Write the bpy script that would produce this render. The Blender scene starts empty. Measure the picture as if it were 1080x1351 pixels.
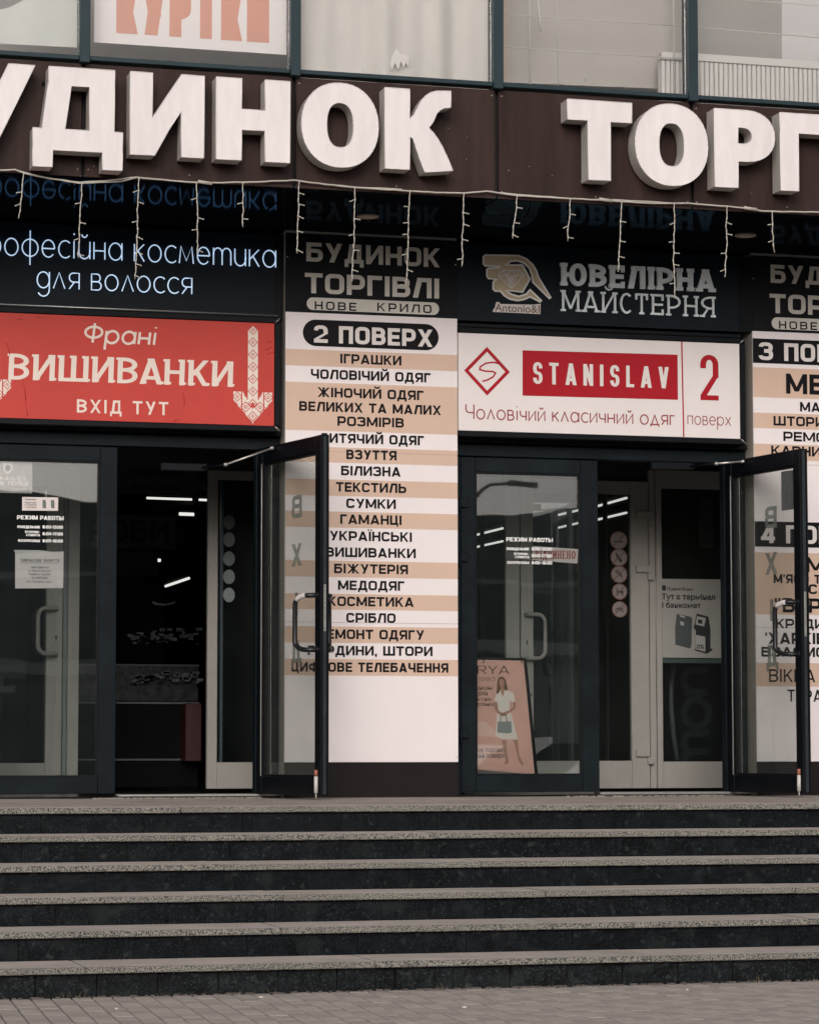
import bpy, bmesh, math, random
from mathutils import Vector, Matrix
from mathutils.geometry import delaunay_2d_cdt, tessellate_polygon
random.seed(7)
C = bpy.context.scene.collection
PI = math.pi
# ------------------------------------------------------------------ camera
FPX, YAW, PITCH, ROLL, CY, CZ = 3786.33, 0.27004, 0.08448, -0.0008, -20.0321, 0.3069
W0, H0 = 1080.0, 1351.0
fw = Vector((math.sin(YAW)*math.cos(PITCH), math.cos(YAW)*math.cos(PITCH), math.sin(PITCH)))
rt0 = Vector((math.cos(YAW), -math.sin(YAW), 0)); up0 = rt0.cross(fw)
rt = rt0*math.cos(ROLL)+up0*math.sin(ROLL); up = -rt0*math.sin(ROLL)+up0*math.cos(ROLL)
cam = bpy.data.objects.new('camera', bpy.data.cameras.new('camera')); C.objects.link(cam)
cam.matrix_world = Matrix(((rt.x, up.x, -fw.x, 0), (rt.y, up.y, -fw.y, CY), (rt.z, up.z, -fw.z, CZ), (0, 0, 0, 1)))
cam.data.sensor_fit = 'HORIZONTAL'; cam.data.sensor_width = 36; cam.data.lens = FPX/W0*36
cam.data.clip_start = .1; cam.data.clip_end = 1500
bpy.context.scene.camera = cam
# ------------------------------------------------------------------ sky, sun, exposure
SUN_EL, SUN_AZ = math.radians(21), math.radians(200)      # azimuth measured clockwise from +Y
w = bpy.data.worlds.new('World'); bpy.context.scene.world = w; w.use_nodes = True
nt = w.node_tree; nt.nodes.clear()
sky = nt.nodes.new('ShaderNodeTexSky'); sky.sky_type = 'NISHITA'; sky.sun_disc = False
sky.sun_elevation = SUN_EL; sky.sun_rotation = SUN_AZ; sky.dust_density = 4; sky.ozone_density = 1
hs = nt.nodes.new('ShaderNodeHueSaturation'); hs.inputs['Saturation'].default_value = 0.22
tintn = nt.nodes.new('ShaderNodeMixRGB'); tintn.blend_type = 'MULTIPLY'; tintn.inputs[0].default_value = 1
tintn.inputs[2].default_value = (1.0, .975, .975, 1)
bg = nt.nodes.new('ShaderNodeBackground'); bg.inputs[1].default_value = 0.15
out = nt.nodes.new('ShaderNodeOutputWorld')
nt.links.new(sky.outputs[0], hs.inputs['Color']); nt.links.new(hs.outputs[0], tintn.inputs[1])
nt.links.new(tintn.outputs[0], bg.inputs[0]); nt.links.new(bg.outputs[0], out.inputs[0])
sl = bpy.data.lights.new('sun', 'SUN'); sl.energy = 1.1; sl.angle = math.radians(30); sl.color = (1, .95, .9)
so = bpy.data.objects.new('sun', sl); C.objects.link(so)
sd = Vector((math.sin(SUN_AZ)*math.cos(SUN_EL), math.cos(SUN_AZ)*math.cos(SUN_EL), math.sin(SUN_EL)))
so.rotation_euler = sd.to_track_quat('Z', 'Y').to_euler()
vs = bpy.context.scene.view_settings
bpy.context.scene.display_settings.display_device = 'sRGB'
vs.view_transform = 'Standard'; vs.look = 'None'; vs.gamma = 1; vs.use_curve_mapping = False
vs.exposure = -0.24
# ------------------------------------------------------------------ survey helper: where a sight line meets a real plane
def at(u, v, y=None, z=None, x=None):
    d = rt*((u-W0/2)/FPX) - up*((v-H0/2)/FPX) + fw
    c = Vector((0, CY, CZ))
    if y is not None: t = (y-c.y)/d.y
    elif z is not None: t = (z-c.z)/d.z
    else: t = (x-c.x)/d.x
    return c+d*t
# ------------------------------------------------------------------ materials
MC = {}
def s2l(c): return tuple(((v/255)/12.92 if v/255 <= .04045 else ((v/255+.055)/1.055)**2.4) for v in c)
def mat(name, col, rough=.6, metal=0, spec=.5, var=0, vs_=6., bump=0, bs=60., emit=None, es=1., stretch=None, var2=0, vs2=80.):
    if name in MC: return MC[name]
    m = bpy.data.materials.new(name); m.use_nodes = True; n = m.node_tree; b = n.nodes['Principled BSDF']
    b.inputs['Base Color'].default_value = (*col, 1); b.inputs['Roughness'].default_value = rough
    b.inputs['Metallic'].default_value = metal; b.inputs['Specular IOR Level'].default_value = spec
    tc = n.nodes.new('ShaderNodeTexCoord'); src = tc.outputs['Object']
    if stretch:
        mp = n.nodes.new('ShaderNodeMapping'); mp.inputs['Scale'].default_value = stretch
        n.links.new(src, mp.inputs['Vector']); src = mp.outputs[0]
    last = None
    for amt, sc in ((var, vs_), (var2, vs2)):
        if amt:
            no = n.nodes.new('ShaderNodeTexNoise'); no.inputs['Scale'].default_value = sc; no.inputs['Detail'].default_value = 6
            no.inputs['Roughness'].default_value = .65
            n.links.new(src, no.inputs['Vector'])
            mr = n.nodes.new('ShaderNodeMapRange'); mr.inputs['From Min'].default_value = .3; mr.inputs['From Max'].default_value = .7
            mr.inputs['To Min'].default_value = 1-amt; mr.inputs['To Max'].default_value = 1+amt
            n.links.new(no.outputs['Fac'], mr.inputs['Value'])
            mx = n.nodes.new('ShaderNodeMixRGB'); mx.blend_type = 'MULTIPLY'; mx.inputs[0].default_value = 1
            if last is None: mx.inputs[1].default_value = (*col, 1)
            else: n.links.new(last, mx.inputs[1])
            n.links.new(mr.outputs[0], mx.inputs[2]); last = mx.outputs[0]
    if last: n.links.new(last, b.inputs['Base Color'])
    if bump:
        no = n.nodes.new('ShaderNodeTexNoise'); no.inputs['Scale'].default_value = bs; no.inputs['Detail'].default_value = 4
        n.links.new(src, no.inputs['Vector'])
        bp = n.nodes.new('ShaderNodeBump'); bp.inputs['Strength'].default_value = bump; bp.inputs['Distance'].default_value = .01
        n.links.new(no.outputs['Fac'], bp.inputs['Height']); n.links.new(bp.outputs[0], b.inputs['Normal'])
    if emit:
        b.inputs['Emission Color'].default_value = (*emit, 1); b.inputs['Emission Strength'].default_value = es
    MC[name] = m; return m
def glass_mat(name, tint=(1, 1, 1), refl=1.0, ior=1.5, haze=0, hazecol=(.5, .5, .5)):
    m = bpy.data.materials.new(name); m.use_nodes = True; n = m.node_tree; n.nodes.clear()
    o = n.nodes.new('ShaderNodeOutputMaterial'); t = n.nodes.new('ShaderNodeBsdfTransparent'); t.inputs[0].default_value = (*tint, 1)
    g = n.nodes.new('ShaderNodeBsdfGlossy'); g.inputs['Roughness'].default_value = .012
    f = n.nodes.new('ShaderNodeFresnel'); f.inputs[0].default_value = ior
    no = n.nodes.new('ShaderNodeTexNoise'); no.inputs['Scale'].default_value = 1.3
    tc = n.nodes.new('ShaderNodeTexCoord'); n.links.new(tc.outputs['Object'], no.inputs['Vector'])
    bp = n.nodes.new('ShaderNodeBump'); bp.inputs['Strength'].default_value = .035; bp.inputs['Distance'].default_value = .03
    n.links.new(no.outputs['Fac'], bp.inputs['Height']); n.links.new(bp.outputs[0], g.inputs['Normal'])
    mu = n.nodes.new('ShaderNodeMath'); mu.operation = 'MULTIPLY'; mu.inputs[1].default_value = refl; mu.use_clamp = True
    n.links.new(f.outputs[0], mu.inputs[0])
    mx = n.nodes.new('ShaderNodeMixShader'); n.links.new(mu.outputs[0], mx.inputs[0])
    base = t.outputs[0]
    if haze:
        d = n.nodes.new('ShaderNodeBsdfDiffuse'); d.inputs[0].default_value = (*hazecol, 1)
        m2 = n.nodes.new('ShaderNodeMixShader')
        hn = n.nodes.new('ShaderNodeTexNoise'); hn.inputs['Scale'].default_value = 2.2; hn.inputs['Detail'].default_value = 7; hn.inputs['Roughness'].default_value = .7
        hm_ = n.nodes.new('ShaderNodeMapRange'); hm_.inputs['From Min'].default_value = .3; hm_.inputs['From Max'].default_value = .7
        hm_.inputs['To Min'].default_value = haze*.45; hm_.inputs['To Max'].default_value = min(1, haze*1.55)
        n.links.new(tc.outputs['Object'], hn.inputs['Vector']); n.links.new(hn.outputs['Fac'], hm_.inputs['Value']); n.links.new(hm_.outputs[0], m2.inputs[0])
        n.links.new(t.outputs[0], m2.inputs[1]); n.links.new(d.outputs[0], m2.inputs[2]); base = m2.outputs[0]
    n.links.new(base, mx.inputs[1]); n.links.new(g.outputs[0], mx.inputs[2]); n.links.new(mx.outputs[0], o.inputs[0])
    return m
def riser_mat(name, col, spot):
    m = mat(name, col, .5, spec=.10, var=.7, vs_=9, var2=.8, vs2=60); n = m.node_tree; b = n.nodes['Principled BSDF']
    src = b.inputs['Base Color'].links[0].from_socket
    tc = n.nodes.new('ShaderNodeTexCoord'); last = src
    for sc, lo, hi, c in ((24, .60, .74, spot*.6), (6.5, .56, .80, spot*.35), (120, .62, .72, spot*1.1)):
        no = n.nodes.new('ShaderNodeTexNoise'); no.inputs['Scale'].default_value = sc; no.inputs['Detail'].default_value = 3
        n.links.new(tc.outputs['Object'], no.inputs['Vector'])
        mr = n.nodes.new('ShaderNodeMapRange'); mr.inputs['From Min'].default_value = lo; mr.inputs['From Max'].default_value = hi
        n.links.new(no.outputs['Fac'], mr.inputs['Value'])
        mx = n.nodes.new('ShaderNodeMixRGB'); mx.inputs[2].default_value = (c*.85, c, c*1.02, 1)
        n.links.new(mr.outputs[0], mx.inputs[0]); n.links.new(last, mx.inputs[1]); last = mx.outputs[0]
    n.links.new(last, b.inputs['Base Color']); return m
def mirror_mat():
    m = bpy.data.materials.new('black_mirror_cladding'); m.use_nodes = True; n = m.node_tree; n.nodes.clear()
    o = n.nodes.new('ShaderNodeOutputMaterial'); g = n.nodes.new('ShaderNodeBsdfGlossy'); g.inputs[0].default_value = (.034, .062, .092, 1)
    tc = n.nodes.new('ShaderNodeTexCoord'); no = n.nodes.new('ShaderNodeTexNoise'); no.inputs['Scale'].default_value = 2.5; no.inputs['Detail'].default_value = 5
    n.links.new(tc.outputs['Object'], no.inputs['Vector'])
    mr = n.nodes.new('ShaderNodeMapRange'); mr.inputs['To Min'].default_value = .02; mr.inputs['To Max'].default_value = .10
    n.links.new(no.outputs['Fac'], mr.inputs['Value']); n.links.new(mr.outputs[0], g.inputs['Roughness'])
    d = n.nodes.new('ShaderNodeBsdfDiffuse'); d.inputs[0].default_value = (.004, .005, .007, 1)
    a = n.nodes.new('ShaderNodeAddShader'); n.links.new(g.outputs[0], a.inputs[0]); n.links.new(d.outputs[0], a.inputs[1]); n.links.new(a.outputs[0], o.inputs[0])
    return m
def speckle(name, light, dark, scale=220, fac=.5, rough=.8, wear=.12):
    m = bpy.data.materials.new(name); m.use_nodes = True; n = m.node_tree; b = n.nodes['Principled BSDF']
    b.inputs['Roughness'].default_value = rough; b.inputs['Specular IOR Level'].default_value = .3
    tc = n.nodes.new('ShaderNodeTexCoord')
    no = n.nodes.new('ShaderNodeTexNoise'); no.inputs['Scale'].default_value = scale; no.inputs['Detail'].default_value = 3
    n.links.new(tc.outputs['Object'], no.inputs['Vector'])
    cr = n.nodes.new('ShaderNodeValToRGB'); cr.color_ramp.elements[0].position = fac-.06; cr.color_ramp.elements[1].position = fac+.06
    cr.color_ramp.elements[0].color = (*dark, 1); cr.color_ramp.elements[1].color = (*light, 1)
    n.links.new(no.outputs['Fac'], cr.inputs[0])
    n2 = n.nodes.new('ShaderNodeTexNoise'); n2.inputs['Scale'].default_value = 3.1; n2.inputs['Detail'].default_value = 8; n2.inputs['Roughness'].default_value = .7
    n.links.new(tc.outputs['Object'], n2.inputs['Vector'])
    mr = n.nodes.new('ShaderNodeMapRange'); mr.inputs['From Min'].default_value = .3; mr.inputs['From Max'].default_value = .7
    mr.inputs['To Min'].default_value = 1-wear; mr.inputs['To Max'].default_value = 1+wear
    n.links.new(n2.outputs['Fac'], mr.inputs['Value'])
    mx = n.nodes.new('ShaderNodeMixRGB'); mx.blend_type = 'MULTIPLY'; mx.inputs[0].default_value = 1
    n.links.new(cr.outputs[0], mx.inputs[1]); n.links.new(mr.outputs[0], mx.inputs[2]); n.links.new(mx.outputs[0], b.inputs['Base Color'])
    bp = n.nodes.new('ShaderNodeBump'); bp.inputs['Strength'].default_value = .35; bp.inputs['Distance'].default_value = .003
    n.links.new(no.outputs['Fac'], bp.inputs['Height']); n.links.new(bp.outputs[0], b.inputs['Normal'])
    return m
M = dict(
 letter=mat('letter_acrylic', (.77, .71, .70), .45, var=.06, vs_=2.5, var2=.055, vs2=14, stretch=(1, 1, .25)),
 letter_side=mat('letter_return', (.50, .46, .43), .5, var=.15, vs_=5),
 fascia=mat('brown_cladding', (.036, .0205, .0175), .5, spec=.14, var=.32, vs_=3, stretch=(3, 1, .25), var2=.12, vs2=30, bump=.08, bs=3),
 joint=mat('black_joint', (.004, .004, .005), .8),
 soffit=mirror_mat(), soffit_old=mat('black_mirror_cladding', (.0015, .002, .0035), .06, spec=.14, var=.2, vs_=4),
 teal=mat('dark_teal_aluminium', (.018, .036, .044), .5, spec=.25, var=.12, vs_=5),
 frame=mat('anthracite_aluminium', (.0058, .0102, .0134), .5, spec=.13, var=.40, vs_=3, var2=.25, vs2=45),
 gasket=mat('black_rubber', (.003, .0035, .005), .6, spec=.2),
 black=mat('black_metal', (.003, .0042, .0065), .45, spec=.16, var=.3, vs_=8),
 inner=mat('pale_grey_aluminium', (.36, .34, .31), .5, var=.06, vs_=4),
 whiteboard=mat('white_sign_face', (.84, .765, .765), .5, var=.025, vs_=2),
 cream=mat('cream_sign_face', (.80, .73, .715), .42, var=.03, vs_=1.5),
 tan=mat('tan_print', (.655, .462, .355), .5, var=.03, vs_=2),
 ink=mat('black_print', (.0075, .0065, .0085), .5, spec=.12),
 header=mat('charcoal_sign_face', (.0085, .0085, .011), .45, spec=.12, var=.2, vs_=5),
 base=mat('dark_brown_plinth', (.016, .0115, .0125), .5, spec=.12, var=.2, vs_=6),
 silver=mat('silver_print', (.66, .62, .56), .5, var=.06, vs_=3),
 pale=mat('pale_print', (.75, .69, .66), .5),
 red=mat('red_banner', (.56, .060, .046), .5, spec=.25, var=.06, vs_=2.2, bump=.25, bs=5),
 redink=mat('crimson_print', (.40, .012, .022), .5, spec=.15),
 darkred=mat('maroon_print', (.28, .02, .022), .5),
 wink=mat('cream_print', (.83, .70, .62), .5),
 navy=mat('navy_sign_face', (.006, .011, .017), .45, spec=.15, var=.15, vs_=3),
 ice=mat('brushed_grey_letters', (.88, .95, .98), .5, var=.1, vs_=20),
 gold=mat('dull_gold_print', (.62, .50, .33), .5, var=.1, vs_=10),
 pillar_side=mat('grey_render', (.40, .37, .32), .7, var=.05, vs_=3),
 neon=mat('neon_tube', (.8, .9, 1), .4, emit=(.50, .69, .95), es=.88),
 cable=mat('white_cable', (.50, .465, .41), .5),
 gritty=mat('dark_rubble', (.05, .047, .045), .9, var=.6, vs_=60),
 tread_top=speckle('granite_tread_top', (.52, .458, .413), (.385, .34, .306), 260, .48, wear=.2),
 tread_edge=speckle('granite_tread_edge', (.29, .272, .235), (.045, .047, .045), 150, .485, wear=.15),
 riser=riser_mat('black_granite', (.0046, .0064, .0084), .055), riser_low=riser_mat('dusty_black_granite', (.009, .0105, .012), .075), riser_old=mat('black_granite', (.0050, .0060, .0085), .5, spec=.09, var=.85, vs_=9, var2=.9, vs2=70),
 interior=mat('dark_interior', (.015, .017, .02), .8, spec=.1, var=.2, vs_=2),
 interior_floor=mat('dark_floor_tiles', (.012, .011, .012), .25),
 paper=mat('white_paper', (.72, .66, .65), .7, var=.03, vs_=9, bump=.3, bs=8),
 tube=mat('lamp_tube', (1, 1, 1), .5, emit=(1, .98, .93), es=1.0),
 steel=mat('brushed_steel', (.55, .53, .5), .35, metal=.8, var=.1, vs_=30),
 white_paint=mat('white_plastic', (.6, .57, .54), .5),
 copper=mat('copper_tip', (.35, .12, .07), .5),
 frost=glass_mat('frosted_film', (.62, .66, .64), .2, 1.5, haze=.7, hazecol=(.40, .42, .39)),
 glass=glass_mat('door_glass', (.955, .975, .97), 2.6, 1.5, haze=.015, hazecol=(.30, .37, .36)),
 glass_up=glass_mat('window_glass', (.985, .99, .985), .9, 1.5),
 glass_open=glass_mat('open_door_glass', (.95, .965, .955), .3, 1.5, haze=.035, hazecol=(.30, .32, .30)),
)
# ------------------------------------------------------------------ object helpers
def obj(name, me, m=None, parent=None, label=None, kind=None):
    o = bpy.data.objects.new(name, me); C.objects.link(o)
    if m is not None:
        for k in (m if isinstance(m, (list, tuple)) else [m]): me.materials.append(k)
    if parent is not None: o.parent = parent
    if label: o['label'] = label
    if kind: o['kind'] = kind
    return o
def rebase(o, p):
    """keep world-space mesh coordinates while the parent sits at its own base"""
    pass
def thing(name, label, cat, loc=(0, 0, 0), group=None, rotz=0):
    o = bpy.data.objects.new(name, None); C.objects.link(o); o.location = loc; o.rotation_euler = (0, 0, rotz)
    o.empty_display_size = .1
    o['label'] = label; o['category'] = cat
    if group: o['group'] = group
    return o
def tag(o, label, cat, group=None):
    o['label'] = label; o['category'] = cat
    if group: o['group'] = group
    return o
class MB:
    def __init__(s): s.bm = bmesh.new()
    def box(s, x0, x1, y0, y1, z0, z1, bev=0, mi=0):
        if x1 < x0: x0, x1 = x1, x0
        if y1 < y0: y0, y1 = y1, y0
        if z1 < z0: z0, z1 = z1, z0
        r = bmesh.ops.create_cube(s.bm, size=1)
        vsx = r['verts']
        for v in vsx: v.co = Vector((x0+(v.co.x+.5)*(x1-x0), y0+(v.co.y+.5)*(y1-y0), z0+(v.co.z+.5)*(z1-z0)))
        fs = set(f for v in vsx for f in v.link_faces)
        for f in fs: f.material_index = mi
        if bev: 
            es = list(set(e for v in vsx for e in v.link_edges))
            bmesh.ops.bevel(s.bm, geom=es, offset=bev, segments=1, affect='EDGES', material=-1)
        return s
    def poly(s, pts, mi=0):
        f = s.bm.faces.new([s.bm.verts.new(p) for p in pts]); f.material_index = mi; return s
    def prism(s, pts, mapf, d0, d1, mi=0):
        a = [s.bm.verts.new(mapf(x, y, d0)) for x, y in pts]; b = [s.bm.verts.new(mapf(x, y, d1)) for x, y in pts]
        n = len(pts)
        s.bm.faces.new(a).material_index = mi; s.bm.faces.new(b[::-1]).material_index = mi
        for i in range(n): s.bm.faces.new([a[i], b[i], b[(i+1) % n], a[(i+1) % n]]).material_index = mi
        return s
    def cyl(s, p0, p1, r, n=12, r1=None, mi=0):
        return s.tube([p0, p1], r, n, mi=mi, r1=r1)
    def tube(s, pts, r, n=8, mi=0, closed=False, r1=None):
        pts = [Vector(p) for p in pts]; N = len(pts); rings = []
        ref = None
        for i in range(N):
            if closed: t = pts[(i+1) % N]-pts[i-1]
            else: t = pts[min(i+1, N-1)]-pts[max(i-1, 0)]
            if t.length < 1e-9: t = Vector((0, 0, 1))
            t.normalize()
            if ref is None:
                ref = Vector((0, 1, 0)) if abs(t.y) < .9 else Vector((1, 0, 0))
            a = (ref-t*ref.dot(t)); 
            if a.length < 1e-6: a = t.orthogonal()
            a.normalize(); ref = a; b = t.cross(a)
            rr = r if r1 is None else r+(r1-r)*i/(N-1)
            rings.append([s.bm.verts.new(pts[i]+(a*math.cos(2*PI*k/n)+b*math.sin(2*PI*k/n))*rr) for k in range(n)])
        for i in range(N if closed else N-1):
            A, B = rings[i], rings[(i+1) % N]
            for k in range(n):
                f = s.bm.faces.new([A[k], A[(k+1) % n], B[(k+1) % n], B[k]]); f.smooth = True; f.material_index = mi
        if not closed:
            s.bm.faces.new(rings[0][::-1]).material_index = mi; s.bm.faces.new(rings[-1]).material_index = mi
        return s
    def build(s, name, m, parent=None, **k):
        bmesh.ops.recalc_face_normals(s.bm, faces=s.bm.faces)
        me = bpy.data.meshes.new(name); s.bm.to_mesh(me); s.bm.free()
        o = obj(name, me, m, parent, **k)
        if parent is not None and parent.type == 'EMPTY' and parent.rotation_euler.z == 0: o.location = -parent.location
        return o
def box(name, m, parent, x0, x1, y0, y1, z0, z1, bev=0, **k):
    return MB().box(x0, x1, y0, y1, z0, z1, bev).build(name, m, parent, **k)
# planar print -> mesh.  polys: list of 2D outlines that may overlap; mapf(x, y, d) -> world
def clip(poly, x0, x1, y0, y1):
    for ax, val, sg in ((0, x0, 1), (0, x1, -1), (1, y0, 1), (1, y1, -1)):
        o = []
        for i in range(len(poly)):
            p, q = poly[i-1], poly[i]
            a, b = (p[ax]-val)*sg, (q[ax]-val)*sg
            if (a >= 0) != (b >= 0):
                t = a/(a-b); o.append((p[0]+(q[0]-p[0])*t, p[1]+(q[1]-p[1])*t))
            if b >= 0: o.append(q)
        poly = o
        if len(poly) < 3: return []
    return poly
def union_mesh(name, groups, mapf, depth=0):
    """groups: list of lists of polygons (one list per glyph); each list is merged into one clean surface"""
    verts, faces, mids = [], [], []
    for polys in groups:
        vi, fi = [], []
        for p in polys:
            q = []
            for a in p:
                if not q or (abs(a[0]-q[-1][0])+abs(a[1]-q[-1][1])) > 1e-6: q.append(a)
            if len(q) > 2 and abs(q[0][0]-q[-1][0])+abs(q[0][1]-q[-1][1]) < 1e-6: q.pop()
            if len(q) < 3: continue
            ar = sum(q[i-1][0]*q[i][1]-q[i][0]*q[i-1][1] for i in range(len(q)))
            if abs(ar) < 1e-9: continue
            for tri in (tessellate_polygon([[Vector((a[0], a[1], 0)) for a in q]]) if len(q) > 3 else [(0, 1, 2)]):
                t3 = [q[k] for k in tri]
                ar = (t3[1][0]-t3[0][0])*(t3[2][1]-t3[0][1])-(t3[2][0]-t3[0][0])*(t3[1][1]-t3[0][1])
                if abs(ar) < 1e-9: continue
                if ar < 0: t3 = t3[::-1]
                fi.append([len(vi), len(vi)+1, len(vi)+2]); vi += [Vector(a) for a in t3]
        if not fi: continue
        r = delaunay_2d_cdt(vi, [], fi, 0, 1e-6)
        V, F, OF = r[0], r[2], r[5]
        base = len(verts); verts += [(v.x, v.y) for v in V]
        tris = [F[i] for i in range(len(F)) if OF[i]]
        if depth:
            n = len(V); verts += [(v.x, v.y) for v in V]
            cnt = {}
            for t in tris:
                faces.append([base+k for k in t]); mids.append(0)
                for k in range(3): cnt[(t[k], t[(k+1) % 3])] = 1
            for (a, b) in cnt:
                if (b, a) not in cnt: faces.append([base+b, base+a, base+n+a, base+n+b]); mids.append(1)
            verts_d = base+n
            DEPTHSET.update(range(verts_d, verts_d+n))
        else:
            for t in tris: faces.append([base+k for k in t]); mids.append(0)
    co = [mapf(v[0], v[1], depth if i in DEPTHSET else 0) for i, v in enumerate(verts)]
    DEPTHSET.clear()
    me = bpy.data.meshes.new(name); me.from_pydata(co, [], faces); me.update()
    me.polygons.foreach_set('material_index', mids if depth else [0]*len(faces))
    return me
DEPTHSET = set()
def finish(o, parent):
    if parent is not None and parent.type == 'EMPTY' and parent.rotation_euler.z == 0: o.location = -parent.location
    return o
# ------------------------------------------------------------------ stroke lettering
class St:
    def __init__(s, tv=.2, th=.17, rx=.3, ry=.3, n=2.3, slab=0, slabh=.1, slant=0, tr=.1, flick=0, narrow=1):
        s.tv, s.th, s.rx, s.ry, s.n, s.slab, s.slabh, s.slant, s.tr, s.flick = tv, th, rx, ry, n, slab, slabh, slant, tr, flick
EURO = St(.245, .205, .27, .24, 2.6, tr=.13)
WIDE = {'Ж': 1.12, 'Ш': 1.08, 'Щ': 1.12, 'М': .95, 'Ю': 1.12, 'Ф': .95, 'Ы': 1.0, 'І': .215, 'Ї': .215, 'I': .215, 'Г': .6, 'Т': .72, 'Е': .66,
        ',': .2, '.': .2, ':': .2, ' ': .36, '-': .45, "'": .16, '"': .4, '1': .4, 'Д': .86, 'А': .84, 'У': .76, 'Х': .8, 'A': .84, 'V': .8, 'Y': .8,
        'K': .76, 'Й': .78, 'И': .78, 'П': .76, 'О': .78, 'C': .74, 'С': .74, 'Л': .78, 'L': .6, 'S': .7, 'T': .7, '&': .8, '(': .3}
def rpath(pts, rx, ry, n, closed=False):
    o = []; N = len(pts)
    for i in range(N):
        p = pts[i]
        if not closed and i in (0, N-1): o.append(p); continue
        a, c = pts[i-1], pts[(i+1) % N]
        def dr(p, q):
            dx, dy = q[0]-p[0], q[1]-p[1]; l = math.hypot(dx, dy) or 1; return dx/l, dy/l, l
        d1x, d1y, l1 = dr(a, p); d2x, d2y, l2 = dr(p, c)
        if abs(d1x*d2y-d1y*d2x) < .05: o.append(p); continue
        lim1 = l1*(.5 if (closed or i > 1) else 1); lim2 = l2*(.5 if (closed or i < N-2) else 1)
        r1 = min(abs(d1x)*rx+abs(d1y)*ry, lim1); r2 = min(abs(d2x)*rx+abs(d2y)*ry, lim2)
        cx, cy = p[0]-d1x*r1+d2x*r2, p[1]-d1y*r1+d2y*r2
        K = 7
        for k in range(K+1):
            t = PI/2*k/K
            s_, c_ = math.sin(t)**(2/n), math.cos(t)**(2/n)
            o.append((cx+d1x*r1*s_-d2x*r2*c_, cy+d1y*r1*s_-d2y*r2*c_))
    return o
def stroke(pts, a, b, closed=False):
    """quads of a mitred stroke; a, b = half thickness of vertical and horizontal parts"""
    q = []
    for p in pts:
        if not q or math.hypot(p[0]-q[-1][0], p[1]-q[-1][1]) > 1e-5: q.append(p)
    if closed and math.hypot(q[0][0]-q[-1][0], q[0][1]-q[-1][1]) < 1e-5: q.pop()
    N = len(q); nr = []
    for i in range(N if closed else N-1):
        p, r = q[i], q[(i+1) % N]; l = math.hypot(r[0]-p[0], r[1]-p[1]); nr.append((-(r[1]-p[1])/l, (r[0]-p[0])/l))
    L, R = [], []
    for i in range(N):
        if closed: n1, n2 = nr[i-1], nr[i]
        else: n1, n2 = nr[max(i-1, 0)], nr[min(i, N-2)]
        mx, my = n1[0]+n2[0], n1[1]+n2[1]; l = math.hypot(mx, my) or 1; mx, my = mx/l, my/l
        cs = max(.45, mx*n1[0]+my*n1[1]); mx, my = mx/cs, my/cs
        L.append((q[i][0]+mx*a, q[i][1]+my*b)); R.append((q[i][0]-mx*a, q[i][1]-my*b))
    return [[L[i], R[i], R[(i+1) % N], L[(i+1) % N]] for i in range(N if closed else N-1)]
def rect(x0, y0, x1, y1): return [(x0, y0), (x1, y0), (x1, y1), (x0, y1)]
def ring(cx, cy, rx, ry, a, b, n=2.0, K=32):
    pts = []
    for k in range(K):
        t = 2*PI*k/K; c, s = math.cos(t), math.sin(t)
        pts.append((math.copysign(abs(c)**(2/n), c), math.copysign(abs(s)**(2/n), s)))
    o = [(cx+x*rx, cy+y*ry) for x, y in pts]; i_ = [(cx+x*(rx-2*a), cy+y*(ry-2*b)) for x, y in pts]
    return [[o[k], o[(k+1) % K], i_[(k+1) % K], i_[k]] for k in range(K)]
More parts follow.
